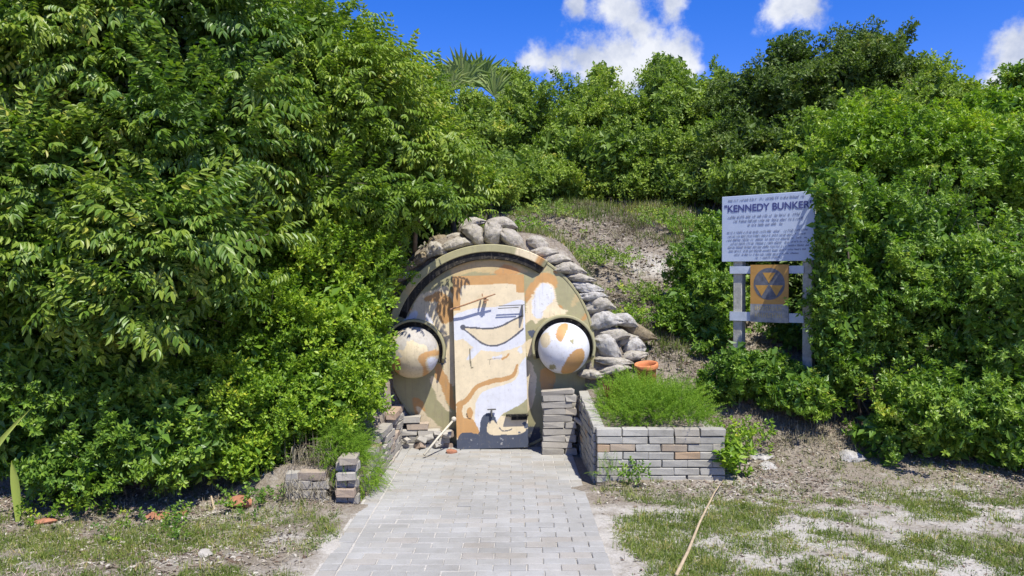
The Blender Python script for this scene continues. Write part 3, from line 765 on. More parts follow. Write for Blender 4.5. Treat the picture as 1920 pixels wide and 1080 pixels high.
def sandbag(px, py, ln, th, ang, D, label, mat='bag', neck=0.0, seed=0, group='sandbags', yaw=0.0, deep=.26):
    s = D / F; a = ln * s / 2; b = th * s / 2; dp = deep / 2
    nu, nv = 56, 28
    u = np.linspace(-1, 1, nu); v = np.linspace(0, 2 * np.pi, nv, endpoint=False)
    U, Vv = np.meshgrid(u, v, indexing='ij')
    au = np.abs(U)
    wide = np.clip(1 - au ** 3.5, 0, 1) ** .45                       # outline seen from above: a soft rectangle
    thick = np.clip(1 - au ** 2.0, 0, 1) ** .62                      # belly that thins to the seams
    if neck:
        tp = np.clip((U - .05) / .95, 0, 1) ** 1.1 * min(.9, neck + .25)
        wide = wide * (1 - tp * .8); thick = thick * (1 - tp * .75)
        ear = .38 * np.exp(-((U - .97) / .07) ** 2); wide = np.maximum(wide, ear); thick = np.maximum(thick, ear * .5)
    wide = np.maximum(wide, .22 * (au < 1.01)); thick = np.maximum(thick, .07)
    e = .75
    cy = np.sign(np.cos(Vv)) * np.abs(np.cos(Vv)) ** e; cz = np.sign(np.sin(Vv)) * np.abs(np.sin(Vv)) ** e
    X = U * a; Y = wide * cy * dp; Z = thick * cz * b
    p = np.stack([X, Y, Z], -1)
    ridge = 1 - np.abs(pnoise(p, 13, seed + 2)) * 2                   # creases in the cloth
    nz = pnoise(p, 7, seed) * .14 + pnoise(p, 17, seed + 3) * .07 - np.clip(ridge, 0, 1) ** 3 * .10 + pnoise(p, 45, seed + 6) * .03
    wr_ = .26 * np.sin(Vv * 6 + seed + 2 * U) * au ** 2.4 + .05 * np.sin(Vv * 11 + 7 * U + seed)
    k = 1 + nz + wr_
    sag = -.30 * b * (U - .1 * math.sin(seed)) ** 2 + .22 * b * np.sin(U * 2.2 + seed)
    Z = Z * k + sag; Y = Y * k
    p = np.stack([X, Y, Z], -1).reshape(-1, 3)
    i = np.arange(nu - 1)[:, None]; j = np.arange(nv)[None, :]
    q = np.stack([i * nv + j, i * nv + (j + 1) % nv, (i + 1) * nv + (j + 1) % nv, (i + 1) * nv + j], -1).reshape(-1, 4)
    me = mesh_np('sandbag', p, q, True)
    o = obj('sandbag', me, M[mat]); o.location = P(px, py, D)
    o.rotation_euler = Matrix.Rotation(yaw, 3, 'Z').to_4x4().to_3x3().to_euler() if False else (0, R_(-ang), yaw)
    return tag(o, label, 'sandbag', group)
BAGS = [
 (941, 419, 54, 19, -14, 8.35, 'highest sandbag, lying at the very top of the arch', 'bag', .3),
 (884, 421, 50, 19, 18, 8.35, 'sandbag at the top of the arch just left of the highest one', 'bag', .3),
 (892, 443, 54, 27, -36, 8.14, 'sandbag drooping over the hood, leftmost of the three with hanging necks', 'bag', .75),
 (927, 439, 48, 33, -64, 8.12, 'plump sandbag hanging neck down, middle of the three over the hood', 'bag', .6),
 (965, 450, 58, 26, -44, 8.12, 'sandbag drooping down to the right, rightmost of the three over the hood', 'bag', .75),
 (857, 458, 58, 20, 4, 8.12, 'flat oval sandbag resting on the hood left of the drooping bags', 'bag', .4),
 (817, 471, 38, 27, 12, 8.12, 'short rounded sandbag end at the left shoulder of the hood', 'bag', 0),
 (824, 451, 46, 20, 24, 8.25, 'brown sandbag behind the short rounded one at the left shoulder', 'bag_brown_shade', .2),
 (853, 444, 44, 14, 10, 8.25, 'thin sandbag edge wedged behind the flat oval one', 'bag', .2),
 (790, 484, 40, 20, 22, 8.15, 'shaded sandbag lower left of the short rounded one', 'bag_brown_shade', .2),  # darker cloth colour stands in for leaf shade, as on the next bag
 (771, 501, 40, 17, 26, 8.15, 'shaded sandbag half hidden by leaves, second from the bottom on the left', 'bag_brown_shade', .2),
 (758, 518, 38, 17, 30, 8.15, 'lowest sandbag on the left, nearly hidden by leaves', 'bag', .2),
 (1011, 455, 48, 22, -10, 8.2, 'top sandbag of the column stepping down the right side', 'bag', .3),
 (1019, 472, 50, 16, 0, 8.16, 'second sandbag from the top of the right column', 'bag', .3),
 (1041, 486, 60, 17, -5, 8.16, 'third sandbag from the top of the right column', 'bag', .4),
 (1067, 505, 60, 18, -5, 8.15, 'fourth sandbag from the top of the right column, long and pale', 'bag', .4),
 (1088, 521, 54, 14, -2, 8.15, 'thin fifth sandbag from the top of the right column', 'bag', .2),
 (1100, 537, 58, 20, -8, 8.15, 'sixth sandbag from the top of the right column', 'bag_white', .3),
 (1110, 553, 52, 17, -5, 8.15, 'seventh sandbag from the top of the right column', 'bag_white', .3),
 (1122, 573, 58, 28, -3, 8.15, 'eighth sandbag from the top of the right column, brownish and plump', 'bag', .5),
 (1134, 600, 58, 30, 10, 8.13, 'large bleached sandbag beside the top of the right dome', 'bag_white', .1),
 (1140, 648, 54, 34, -26, 8.1, 'large slumped white sandbag beside the right dome', 'bag_white', .2),
 (1150, 675, 66, 17, -6, 8.08, 'flattened sandbag under the large slumped white one', 'bag', .2),
 (1152, 691, 58, 16, 3, 8.05, 'lowest sandbag of the right column, left of the clay pot', 'bag', .2),
 (1186, 650, 42, 30, 12, 8.3, 'curled sandbag right of the large slumped white one', 'bag_white', 0),
 (1186, 666, 50, 17, 16, 8.2, 'sandbag lying under the curled one above the clay pot', 'bag', .3),
 (1196, 620, 66, 24, -14, 8.5, 'mossy brown sandbag furthest right, at the foot of the dry slope', 'bag_brown_shade', .3),
 (1150, 625, 56, 22, -6, 8.16, 'sandbag squeezed between the large bleached one and the slumped white one', 'bag', .3),
 (1170, 601, 50, 20, -20, 8.4, 'sandbag lying behind the large bleached one', 'bag_white', .3),
 (1172, 636, 44, 18, 20, 8.3, 'small sandbag tucked behind the slumped white one', 'bag', .3),
 (1108, 700, 46, 14, 4, 8.02, 'small sandbag end below the column, right of the brick pillar', 'bag', .1),
]
for k, b in enumerate(BAGS): sandbag(b[0], b[1], b[2] * 1.14, b[3] * 1.22, *b[4:8], neck=b[8], seed=k * 1.37)
sandbag(1416, 858, 66, 16, 14, 7.05, 'half-buried bleached sandbag in the litter, nearer the planter wall, rear of its pair', 'bag_white', .1, 41, 'half-buried sandbags')
sandbag(1437, 880, 56, 34, -8, 6.85, 'half-buried bleached sandbag in the litter, front one of its pair', 'bag_white', .1, 43, 'half-buried sandbags')
sandbag(1590, 862, 66, 30, 10, 7.0, 'half-buried sandbag under the edge of the big right shrub', 'bag_white', .1, 45, 'half-buried sandbags')

# ------------------------------------------------------------------ information sign
SL = np.array([2.164, 8.2]); SR = np.array([2.89, 7.6]); SW = float(np.linalg.norm(SR - SL))
su = (SR - SL) / SW; srz = math.atan2(su[1], su[0])
gz = float(terrain(2.5, 7.9))
sg = thing('information_sign', 'weathered pale blue information board on two grey posts beside the right shrubs', 'sign', (SL[0], SL[1], 0), srz)
bm = bmesh.new(); box_bm(bm, SW / 2, 0, 2.2125, SW, .02, .665); bmesh.ops.bevel(bm, geom=bm.edges[:], offset=.003, segments=1, affect='EDGES')
kb = MatB('pale_blue_sign_paint', .5, .4)
kb.col(kb.mix(kb.ramp(kb.noise(6, 6, .7), [(.55, 0.0), (.8, .5)]), kb.ramp(kb.noise(2.5, 4, .6), [(.3, (.44, .51, .64)), (.7, (.53, .60, .72))]), (.32, .36, .41)))
board = obj('board', bm, kb.m, sg)
M['ink'] = simple('navy_lettering', (.07, .08, .22), .6, .2, 30)
M['ink_faded'] = simple('faded_lettering', (.21, .24, .34), .6, .35, 60)
def text(body, size, x, z, mat, parent, name='lettering', y=-.0125, align='CENTER', sx=1.0):
    cu = bpy.data.curves.new(name, 'FONT'); cu.body = body; cu.size = size; cu.align_x = align; cu.align_y = 'CENTER'; cu.extrude = .0006; cu.offset = size * .018
    t = bpy.data.objects.new('tmp', cu); COL.objects.link(t); bpy.context.view_layer.update()
    me = bpy.data.meshes.new_from_object(t.evaluated_get(bpy.context.evaluated_depsgraph_get()))
    bpy.data.objects.remove(t); bpy.data.curves.remove(cu)
    o = obj(name, me, None, parent); me.materials.clear(); me.materials.append(mat)
    o.location = (x, y, z); o.rotation_euler = (R_(90), 0, 0); o.scale = (sx, 1, 1); return o
text('"KENNEDY BUNKER"', .098, SW * .505, 2.415, M['ink'], board, sx=.98)
SMALL = bmesh.new()
def blurred_line(z, x0, x1, h, seed, mat):
    """row of worn, unreadable small print: broken strokes the size of letters"""
    bm = SMALL; r = random.Random(seed); x = x0
    while x < x1:
        w = r.uniform(.03, .085); e = min(x + w, x1)
        while x < e:
            lw = h * r.uniform(.45, .7); hh = h * r.choice((.6, .6, .7, 1.0)); 
            if r.random() < .93:
                box_bm(bm, x + lw * .15, -.0128, z + (hh - h) / 2, lw * .28, .0012, hh)
                if r.random() < .75: box_bm(bm, x + lw * .45, -.0126, z + r.choice((-.3, .1, .28)) * h, lw * .55, .001, h * .2)
                if r.random() < .6: box_bm(bm, x + lw * .75, -.0128, z + (.6 * h - h) / 2, lw * .26, .0012, h * .6)
            x += lw * 1.12
        x += h * .6
blurred_line(2.505, .07, .84, .024, 1, M['ink_faded'])
for k, (z, a, b_, h) in enumerate([(2.335, .07, .80, .026), (2.292, .13, .84, .024), (2.250, .28, .62, .024), (2.180, .06, .88, .02), (2.142, .07, .87, .02), (2.105, .06, .86, .02), (2.067, .10, .86, .02), (2.030, .07, .88, .02), (1.993, .08, .86, .02), (1.956, .14, .80, .02), (1.922, .36, .62, .02)]):
    blurred_line(z, a, b_, h, 20 + k, M['ink_faded'])
obj('small_print', SMALL, M['ink_faded'], board)['kind'] = 'stuff'
for t_ in (.17, .92):
    bm = bmesh.new(); box_bm(bm, t_ * SW, .062, (gz - .3 + 2.40) / 2, .095, .095, 2.40 - gz + .3)
    bmesh.ops.bevel(bm, geom=bm.edges[:], offset=.006, segments=1, affect='EDGES'); obj('post', bm, M['wood_grey'], sg)
for z, h in ((1.795, .075), (1.325, .09)):
    bm = bmesh.new(); box_bm(bm, SW * .49, .004, z, SW * .80, .018, h); obj('rail', bm, M['rail'], sg)
# shelter emblem panel
bm = bmesh.new(); box_bm(bm, SW * .535, -.016, 1.56, .385, .012, .57); 
kp = MatB('panel_paint', .5, .4)
sp = kp.n('ShaderNodeSeparateXYZ'); kp.l(kp.tc.outputs['Object'], sp.inputs[0])
up_ = kp.n('ShaderNodeMath'); up_.operation = 'GREATER_THAN'; up_.inputs[1].default_value = 1.455; kp.l(sp.outputs[2], up_.inputs[0])
kp.col(kp.mix(up_.outputs[0], kp.ramp(kp.noise(14, 5, .7), [(.35, (.16, .17, .19)), (.65, (.36, .35, .33))]), kp.ramp(kp.noise(9, 6, .7), [(.3, (.40, .20, .045)), (.7, (.52, .29, .08))])))
panel = obj('panel', bm, kp.m, sg)
panel['label'] = 'orange shelter emblem panel with dark lower strip'
cxp, czp = SW * .535, 1.655
bm = bmesh.new(); bmesh.ops.create_circle(bm, cap_ends=True, segments=48, radius=.158, matrix=Matrix.Translation((cxp, -.0232, czp)) @ Matrix.Rotation(R_(90), 4, 'X'))
emb = obj('emblem_disc', bm, simple('emblem_navy', (.12, .125, .145), .55, .4, 20), panel)
bm = bmesh.new()
for dx_, dz_ in ((0, .062), (-.075, -.062), (.075, -.062)):
    v = [bm.verts.new((cxp + dx_ + sx_ * .066, -.0244, czp + dz_ + sz_ * .058)) for sx_, sz_ in ((-1, .85), (0, -1), (1, .85))]
    bm.faces.new(v)
obj('emblem_triangles', bm, simple('emblem_orange', (.48, .26, .06), .55, .2, 20), panel)
bm = bmesh.new(); r = random.Random(4)
for row, z in enumerate((1.415, 1.345)):
    x = cxp - .14
    while x < cxp + .14:
        w = r.uniform(.018, .026); box_bm(bm, x, -.0228, z, .007, .001, .045); box_bm(bm, x + w * .4, -.0228, z + r.choice((-.018, 0, .018)), w * .5, .001, .008); x += w
obj('worn_lettering', bm, simple('worn_yellow', (.42, .34, .18), .6, .4, 40), panel)['kind'] = 'stuff'

# ------------------------------------------------------------------ terracotta pot
def pot():
    prof = [(0, 0), (.085, 0), (.095, .01), (.115, .13), (.118, .135), (.135, .135), (.138, .14), (.138, .175), (.134, .18), (.115, .178), (.11, .15), (.09, .03), (0, .025)]
    n = 32; V = np.array([[r0 * math.cos(a), r0 * math.sin(a), z] for r0, z in prof for a in np.linspace(0, 2 * np.pi, n, endpoint=False)])
    i = np.arange(len(prof) - 1)[:, None]; j = np.arange(n)[None, :]
    q = np.stack([i * n + j, i * n + (j + 1) % n, (i + 1) * n + (j + 1) % n, (i + 1) * n + j], -1).reshape(-1, 4)
    o = obj('clay_pot', mesh_np('clay_pot', V, q, True), M['terracotta']); o.location = P(1214, 716, 7.9); o.rotation_euler = (R_(8), R_(-6), 0); o.scale = (.86, .86, 1.05)
    tag(o, 'orange terracotta pot half sunk in the weeds right of the sandbags', 'pot')
pot()

# ------------------------------------------------------------------ foliage tools
def leaf_shape(kind):
    """unit leaf along +y, normal +z"""
    if kind == 'blade6':
        V = np.array([[0, 0, 0], [.5, .30, .06], [.42, .68, .03], [0, 1, -.14], [-.42, .68, .03], [-.5, .30, .06]])
        T = np.array([[0, 1, 2], [0, 2, 3], [0, 3, 4], [0, 4, 5]])
    elif kind == 'oval':
        V = np.array([[0, 0, 0], [.5, .48, .10], [0, 1, -.05], [-.5, .48, .10]]); T = np.array([[0, 1, 2], [0, 2, 3]])
    else:  # needle
        V = np.array([[-.5, 0, 0], [.5, 0, 0], [0, 1, 0]]); T = np.array([[0, 1, 2]])
    return V, T

def frames(y, up):
    y = unit(y); x = unit(np.cross(y, up)); z = np.cross(x, y)
    return np.stack([x, y, z], -1)          # columns

def make_spray(kind, r):
    """a twig with leaves: returns verts, tris, per-vertex random"""
    ds = []; ps = []; ups = []; ln = []; wd = []
    shape = 'oval'
    if kind == 'pinnate':
        shape = 'blade6'; L = .27; n = 6
        for t in np.linspace(.14, 1, n):
            p = np.array([0, L * t, .05 * t - .085 * t * t])
            for s in (-1, 1):
                ps.append(p); ds.append(np.array([s * .66, .42 + r.normal() * .12, -.62 - .3 * r.random()])); ups.append(np.array([s * .25 + r.normal() * .25, .15, 1.0]))
                f = (1.05 - .35 * abs(t - .55) * 1.6); ln.append(.082 * f * r.uniform(.85, 1.12)); wd.append(.029 * f)
        ps.append(np.array([0, L, -.035])); ds.append(np.array([0, .8, -.6])); ups.append(np.array([0, .4, 1])); ln.append(.08); wd.append(.028)
    elif kind == 'small':
        L = .13; n = 14
        for i in range(n):
            t = ((i + .6) / n) ** .8; a = i * 2.4 + r.normal() * .35
            ps.append(np.array([r.normal() * .006, L * t, .015 * math.sin(t * 3) + r.normal() * .006])); rad = np.array([math.cos(a), 0, math.sin(a) * .7 + .15])
            ds.append(rad * (1.25 - .45 * t) + np.array([0, .15 + .35 * t, 0]) + r.normal(size=3) * .15); ups.append(np.array([r.normal() * .45, .35 + r.normal() * .4, .8 + r.normal() * .2]))
            ln.append(.039 * r.uniform(.7, 1.2)); wd.append(.0235 * r.uniform(.8, 1.15))
    elif kind == 'whorl':
        L = .10; n = 13
        for i in range(n):
            t = .15 + .85 * (i / n) ** .5; a = i * 2.4 + r.normal() * .3
            ps.append(np.array([0, L * t, 0])); rad = np.array([math.cos(a), 0, math.sin(a) * .9 + .1])
            ds.append(rad * (1.2 - .35 * t) + np.array([0, .15 + .5 * t * r.random(), 0])); ups.append(np.array([r.normal() * .3, .55 + r.normal() * .25, .6]))
            ln.append(.050 * r.uniform(.7, 1.15)); wd.append(.024 * r.uniform(.85, 1.15))
    elif kind == 'core':
        L = .12; n = 6
        for i in range(n):
            a = i * 2.4 + r.normal() * .4
            ps.append(np.array([0, L * (i + .5) / n, 0])); ds.append(np.array([math.cos(a), .3, math.sin(a)])); ups.append(r.normal(size=3) + [0, .8, .4]); ln.append(.085 * r.uniform(.8, 1.2)); wd.append(.048)
    elif kind == 'fern':
        shape = 'needle'; L = .26; n = 54
        for i in range(n):
            t = (i + 2) / (n + 2); a = i * 2.4
            ps.append(np.array([0, L * t, .06 * t - .12 * t * t])); rad = np.array([math.cos(a), 0, math.sin(a)])
            ds.append(rad * .9 + np.array([0, .55, .1])); ups.append(r.normal(size=3)); ln.append(.026 * (1.15 - .6 * t) * r.uniform(.8, 1.2)); wd.append(.0052)
    ps = np.array(ps); ds = np.array(ds); ups = np.array(ups); ln = np.array(ln); wd = np.array(wd)
    V0, T0 = leaf_shape(shape)
    Rm = frames(ds, ups)
    loc = V0[None] * np.stack([wd, ln, ln], -1)[:, None, :]
    V = np.einsum('nij,nkj->nki', Rm, loc) + ps[:, None, :]
    m = len(V0); T = (T0[None] + (np.arange(len(ps)) * m)[:, None, None]).reshape(-1, 3)
    rnd = np.repeat(r.random(len(ps)), m)
    # twig
    tw = np.array([[-.0016, 0, 0], [.0016, 0, 0], [0, L * .98, ps[-1][2]]]); T = np.concatenate([T, [[len(V) * m, len(V) * m + 1, len(V) * m + 2]]])
    return np.concatenate([V.reshape(-1, 3), tw]), T, np.concatenate([rnd, [0, 0, 0]])
SPR = {k: [make_spray(k, np.random.default_rng(100 + i)) for i in range(7)] for k in ('pinnate', 'small', 'whorl', 'fern', 'core')}

def sprays_mesh(name, kind, pos, axis, up, scale, tone, r):
    n = len(pos); var = r.integers(0, len(SPR[kind]), n); Rm = frames(axis, up)
    Vs = []; Ts = []; To = []; o = 0
    for v in range(len(SPR[kind])):
        idx = np.where(var == v)[0]
        if not len(idx): continue
        V, T, rn = SPR[kind][v]
        W = np.einsum('nij,kj->nki', Rm[idx], V) * scale[idx][:, None, None] + pos[idx][:, None, :]
        Vs.append(W.reshape(-1, 3)); Ts.append((T[None] + (np.arange(len(idx)) * len(V))[:, None, None]).reshape(-1, 3) + o)
        To.append(np.clip(tone[idx][:, None] + (rn[None] - .5) * .55, 0, 1).ravel()); o += len(idx) * len(V)
    me = mesh_np(name, np.concatenate(Vs), np.concatenate(Ts))
    a = me.attributes.new('tone', 'FLOAT', 'POINT'); a.data.foreach_set('value', np.concatenate(To).astype(np.float32))
    return me

def crown_points(blobs, dens, nspray, r, bough=.42, flat=.35, droop=0.0, lump=.2, seed=0, gap=.15, spread=.75):
    pos = []; ax = []; ups = []; tone = []; limbs = []
    C = np.array([b[0] for b in blobs]); Rr = np.array([b[1] for b in blobs])
    for bi in range(len(blobs)):
        c, rad = C[bi], Rr[bi]
        area = 4 * np.pi * ((rad[0] * rad[1]) ** 1.6 / 3 + (rad[0] * rad[2]) ** 1.6 / 3 + (rad[1] * rad[2]) ** 1.6 / 3) ** (1 / 1.6)
        n = int(area * dens)
        d = unit(r.normal(size=(n * 3, 3)))
        keep = (d[:, 1] < .3) | (r.random(len(d)) < .25); d = d[keep][:n]
        fr = 1 - np.abs(r.normal(size=len(d))) * .22; fr = np.clip(fr, .35, 1.06)
        lum = 1 + lump * (1.1 * pnoise((d * rad + c) * [1, 1, 1.9], 2.3, seed) + .5 * pnoise((d * rad + c) * [1, 1, 1.6], 5.2, seed + 2))
        tip = c + d * rad * (fr * lum)[:, None]
        ok = np.ones(len(d), bool)
        for bj in range(len(blobs)):
            if bj != bi: ok &= (np.linalg.norm((tip - C[bj]) / Rr[bj], axis=1) > .72)
        ok &= tip[:, 2] > terrain(tip[:, 0], tip[:, 1]) + .06
        ok &= (pnoise(tip * [1, 1, 1.8], 2.9, seed + 5) > -1.0 + gap) | (r.random(len(d)) < .18)
        tip = tip[ok]; dd = d[ok]; m = len(tip)
        if not m: continue
        nrm = unit(dd / rad)
        bd = unit(nrm * .75 + np.array([0, 0, .25 - droop]) + r.normal(size=(m, 3)) * .32)
        up = unit(np.array([0, 0, 1.0]) + nrm * .35 + r.normal(size=(m, 3)) * .15)
        side = unit(np.cross(bd, up)); up = np.cross(side, bd)
        bt = np.clip(.5 + .22 * pnoise(tip, 1.7, seed + 9) + r.normal(size=m) * .12, 0, 1)
        L = bough * r.uniform(.65, 1.25, m)
        for q in range(nspray):
            s = r.random(m) ** .8; lat = r.uniform(-1, 1, m) * (.15 + .5 * s) * .8
            p = tip - bd * (L * s)[:, None] + side * (L * lat)[:, None] + up * (r.normal(size=m) * L * flat * .3)[:, None]
            a = unit(bd + side * (np.sign(lat) * np.abs(lat) ** .6 * 1.2 * spread)[:, None] + r.normal(size=(m, 3)) * .28 + np.array([0, 0, -droop * .4]))
            pos.append(p); ax.append(a); ups.append(unit(up + r.normal(size=(m, 3)) * .22)); tone.append(bt)
        limbs += list(zip(tip[::6] - bd[::6] * L[::6, None] * .3, np.repeat(c[None], len(tip[::6]), 0)))
    return np.concatenate(pos), np.concatenate(ax), np.concatenate(ups), np.concatenate(tone), limbs

PLN = [0]
def plant(name, label, cat, blobs, kind, mat, dens, nspray, scale, group=None, stems=3, trunk_r=.035, core=75, **kw):
    """tree or shrub: trunk with limbs and a leafy crown; blobs = (px, py, depth, rx px, ry px, rz m)"""
    PLN[0] += 1; r = np.random.default_rng(500 + PLN[0])
    bl = []
    for (px, py, D, rx, ry, rz) in blobs: bl.append((P(px, py, D), np.array([rx * D / F, rz, ry * D / F])))
    pos, ax, up, tone, limbs = crown_points(bl, dens, nspray, r, seed=PLN[0] * 1.3, **kw)
    cp = []; ca = []; cu = []
    for b in bl:                     # dense inner leaves added to each clump to block light
        nc = int(4 * np.pi * (b[1].prod() ** (2 / 3)) * core / max(1, scale) ** 2); d = unit(r.normal(size=(nc, 3)))
        cp.append(b[0] + d * b[1] * r.uniform(.3, .68, nc)[:, None]); ca.append(unit(d + r.normal(size=(nc, 3)) * .7)); cu.append(unit(d + r.normal(size=(nc, 3)) * .6))
    cp = np.concatenate(cp); ca = np.concatenate(ca); cu = np.concatenate(cu); cp_ok = cp[:, 2] > terrain(cp[:, 0], cp[:, 1]) + .03
    C = np.array([b[0] for b in bl]); base = C.mean(0); base[2] = float(terrain(base[0], base[1])) - .05
    t = thing(name, label, cat, base, 0, group)
    sc = scale * r.uniform(.8, 1.2, len(pos))
    ok = pos[:, 2] > terrain(pos[:, 0], pos[:, 1]) + .02
    me = sprays_mesh('crown', kind, (pos - base)[ok], ax[ok], up[ok], sc[ok], tone[ok], r)
    obj('crown', me, M[mat], t)
    me = sprays_mesh('occluder_leaves', 'core', (cp - base)[cp_ok], ca[cp_ok], cu[cp_ok], r.uniform(.8, 1.3, len(cp))[cp_ok] * max(1, scale), np.full(cp_ok.sum(), .25), r)
    obj('occluder_leaves', me, M[mat], t)
    for b in bl:
        parts = []; cc = b[0] - base
        for k in range(max(1, stems // max(1, len(bl) // 2))):
            e = cc + (r.normal(size=3) * b[1] * .25 if k else 0)
            s = np.array([r.normal() * .12, r.normal() * .12, 0])
            if np.hypot(e[0], e[1]) > .9:                # a clump of its own: stems rise from the ground beneath it
                s[:2] += e[:2] * .85; s[2] = float(terrain(base[0] + s[0], base[1] + s[1])) - base[2] - .05
            m_ = s + (e - s) * .5 + r.normal(size=3) * .08 + np.array([0, .1, .05])
            pts = [s, s + (m_ - s) * .5 + r.normal(size=3) * .02, m_, m_ + (e - m_) * .5 + r.normal(size=3) * .04, e]
            parts.append(tube_arrays(pts, np.linspace(trunk_r, trunk_r * .35, 5), 6))
        for tip, c in limbs:
            if np.abs(c - b[0]).max() > 1e-6: continue
            b_ = tip - base; m_ = (cc + b_) / 2 + r.normal(size=3) * .05
            parts.append(tube_arrays([cc, m_, b_], [trunk_r * .3, trunk_r * .2, .002], 4))
        V, Fc = join_arrays(parts); obj('trunk', mesh_np('trunk', V, Fc, True), M['bark'], t)
    return t, int(ok.sum())

# ------------------------------------------------------------------ trees and shrubs
G_L = 'trees and shrubs left of the path'; G_R = 'shrubs right of the path'; G_M = 'shrubs on top of the mound'
TOT = 0
def pl_(*a, **k):
    global TOT
    t, n = plant(*a, **k); TOT += n; return t
pl_('compound_leaf_tree', 'big tree with long drooping compound leaves filling the upper left corner', 'tree',
    [(90, 110, 6.7, 250, 180, .9), (330, 60, 7.1, 240, 170, 1.0), (330, 250, 6.7, 240, 170, .9), (90, 330, 6.2, 200, 150, .7), (320, 440, 6.0, 170, 130, .6), (70, 520, 5.9, 140, 120, .5), (240, 560, 5.8, 130, 80, .45)],
    'pinnate', 'leaf_pinnate', 15, 9, 1.0, G_L, bough=.46, droop=.12, gap=.42, flat=.22, trunk_r=.05)
pl_('compound_leaf_tree', 'brighter tree with compound leaves leaning towards the sandbags, right of the big left one', 'tree',
    [(560, 130, 7.8, 170, 150, 1.0), (480, 30, 8.2, 150, 110, 1.0), (660, 230, 7.9, 150, 140, .9), (700, 130, 8.6, 90, 62, .7), (770, 300, 8.4, 115, 110, .7), (770, 190, 8.9, 80, 80, .7), (850, 335, 8.9, 75, 70, .45), (900, 350, 9.4, 45, 40, .35), (800, 372, 7.55, 85, 30, .28), (735, 400, 7.5, 60, 30, .25), (560, 350, 7.4, 150, 100, .7)],
    'pinnate', 'leaf_pinnate_b', 15, 9, .88, G_L, bough=.40, droop=.1, gap=.3, flat=.25, trunk_r=.04)
pl_('lime_shrub', 'lime green small-leaved shrub beside the left dome and sandbags', 'shrub',
    [(600, 480, 7.5, 150, 100, .7), (640, 610, 7.2, 90, 105, .6), (520, 620, 7.0, 140, 120, .6), (680, 530, 7.6, 55, 75, .4), (676, 650, 7.3, 34, 58, .3)],
    'small', 'leaf_lime', 29, 11, 1.08, G_L, bough=.30, gap=.2)
pl_('lime_shrub', 'lime green shrub hanging over the left brick wall and fern', 'shrub',
    [(430, 750, 6.6, 150, 110, .6), (590, 740, 6.7, 120, 85, .5), (670, 715, 7.0, 45, 50, .3), (480, 850, 6.4, 80, 60, .4)],
    'small', 'leaf_lime', 34, 11, 1.0, G_L, bough=.28, gap=.3)
pl_('green_shrub', 'darker green shrub at the foot of the left hedge above the clay fragments', 'shrub',
    [(190, 740, 6.2, 170, 110, .6), (60, 660, 6.1, 110, 110, .5), (330, 820, 6.1, 130, 90, .5), (150, 870, 6.0, 130, 62, .4), (40, 800, 6.2, 90, 100, .4)],
    'whorl', 'leaf_mid', 30, 9, .95, G_L, bough=.28, gap=.38)
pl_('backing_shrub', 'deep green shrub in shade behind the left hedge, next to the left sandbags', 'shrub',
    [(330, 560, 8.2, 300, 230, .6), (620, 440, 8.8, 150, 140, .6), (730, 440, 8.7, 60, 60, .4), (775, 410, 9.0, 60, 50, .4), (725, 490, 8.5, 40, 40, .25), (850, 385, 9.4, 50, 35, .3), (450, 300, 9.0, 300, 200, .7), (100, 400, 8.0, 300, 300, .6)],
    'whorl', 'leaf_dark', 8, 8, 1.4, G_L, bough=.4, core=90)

pl_('glossy_shrub', 'big glossy green shrub right of the information board, reaching down to the grass', 'shrub',
    [(1700, 510, 7.8, 160, 180, .8), (1590, 600, 7.6, 70, 120, .45), (1850, 580, 7.3, 140, 190, .8), (1750, 770, 7.1, 140, 105, .6), (1890, 800, 6.95, 110, 105, .6), (1600, 420, 8.0, 75, 85, .4), (1650, 830, 7.1, 60, 48, .35), (1566, 520, 7.5, 44, 120, .22), (1562, 425, 7.4, 38, 60, .22), (1564, 360, 7.3, 34, 46, .2), (1572, 640, 7.4, 50, 90, .25), (1570, 690, 7.7, 50, 70, .35)],
    'whorl', 'leaf_mid', 28, 10, .88, G_R, bough=.26, gap=.62, lump=.28, trunk_r=.016)
pl_('glossy_shrub', 'upper shrub at the right edge of the picture under the right-hand cloud', 'shrub',
    [(1690, 300, 9.8, 200, 110, 1.0), (1860, 320, 9.4, 140, 110, 1.0), (1870, 230, 10.5, 110, 70, .8), (1590, 340, 10.2, 90, 70, .7)],
    'whorl', 'leaf_lime', 20, 10, 1.1, G_R, bough=.32, gap=.25)
pl_('low_shrub', 'low leafy shrub growing round the feet of the sign posts', 'shrub',
    [(1440, 705, 7.75, 80, 55, .3), (1385, 690, 7.7, 50, 40, .25), (1505, 735, 7.4, 50, 45, .25), (1480, 640, 8.7, 60, 50, .3), (1350, 720, 7.9, 40, 35, .25)], 'whorl', 'leaf_mid', 36, 10, .9, G_R, bough=.24, gap=.3)
pl_('low_shrub', 'rounded shrub on the slope just left of the information board', 'shrub',
    [(1315, 500, 9.4, 60, 70, .5), (1285, 590, 9.0, 52, 62, .4), (1345, 580, 8.9, 60, 80, .4), (1330, 650, 8.7, 55, 50, .35), (1350, 440, 9.8, 40, 38, .35)], 'whorl', 'leaf_mid', 34, 10, .9, G_R, bough=.24, gap=.3)
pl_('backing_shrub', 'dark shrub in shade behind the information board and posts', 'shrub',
    [(1500, 560, 9.2, 110, 150, .4), (1450, 440, 9.9, 90, 90, .5), (1600, 500, 9.4, 150, 200, .5), (1800, 560, 9.2, 200, 260, .6)], 'whorl', 'leaf_dark', 13, 8, 1.25, G_R, bough=.32)

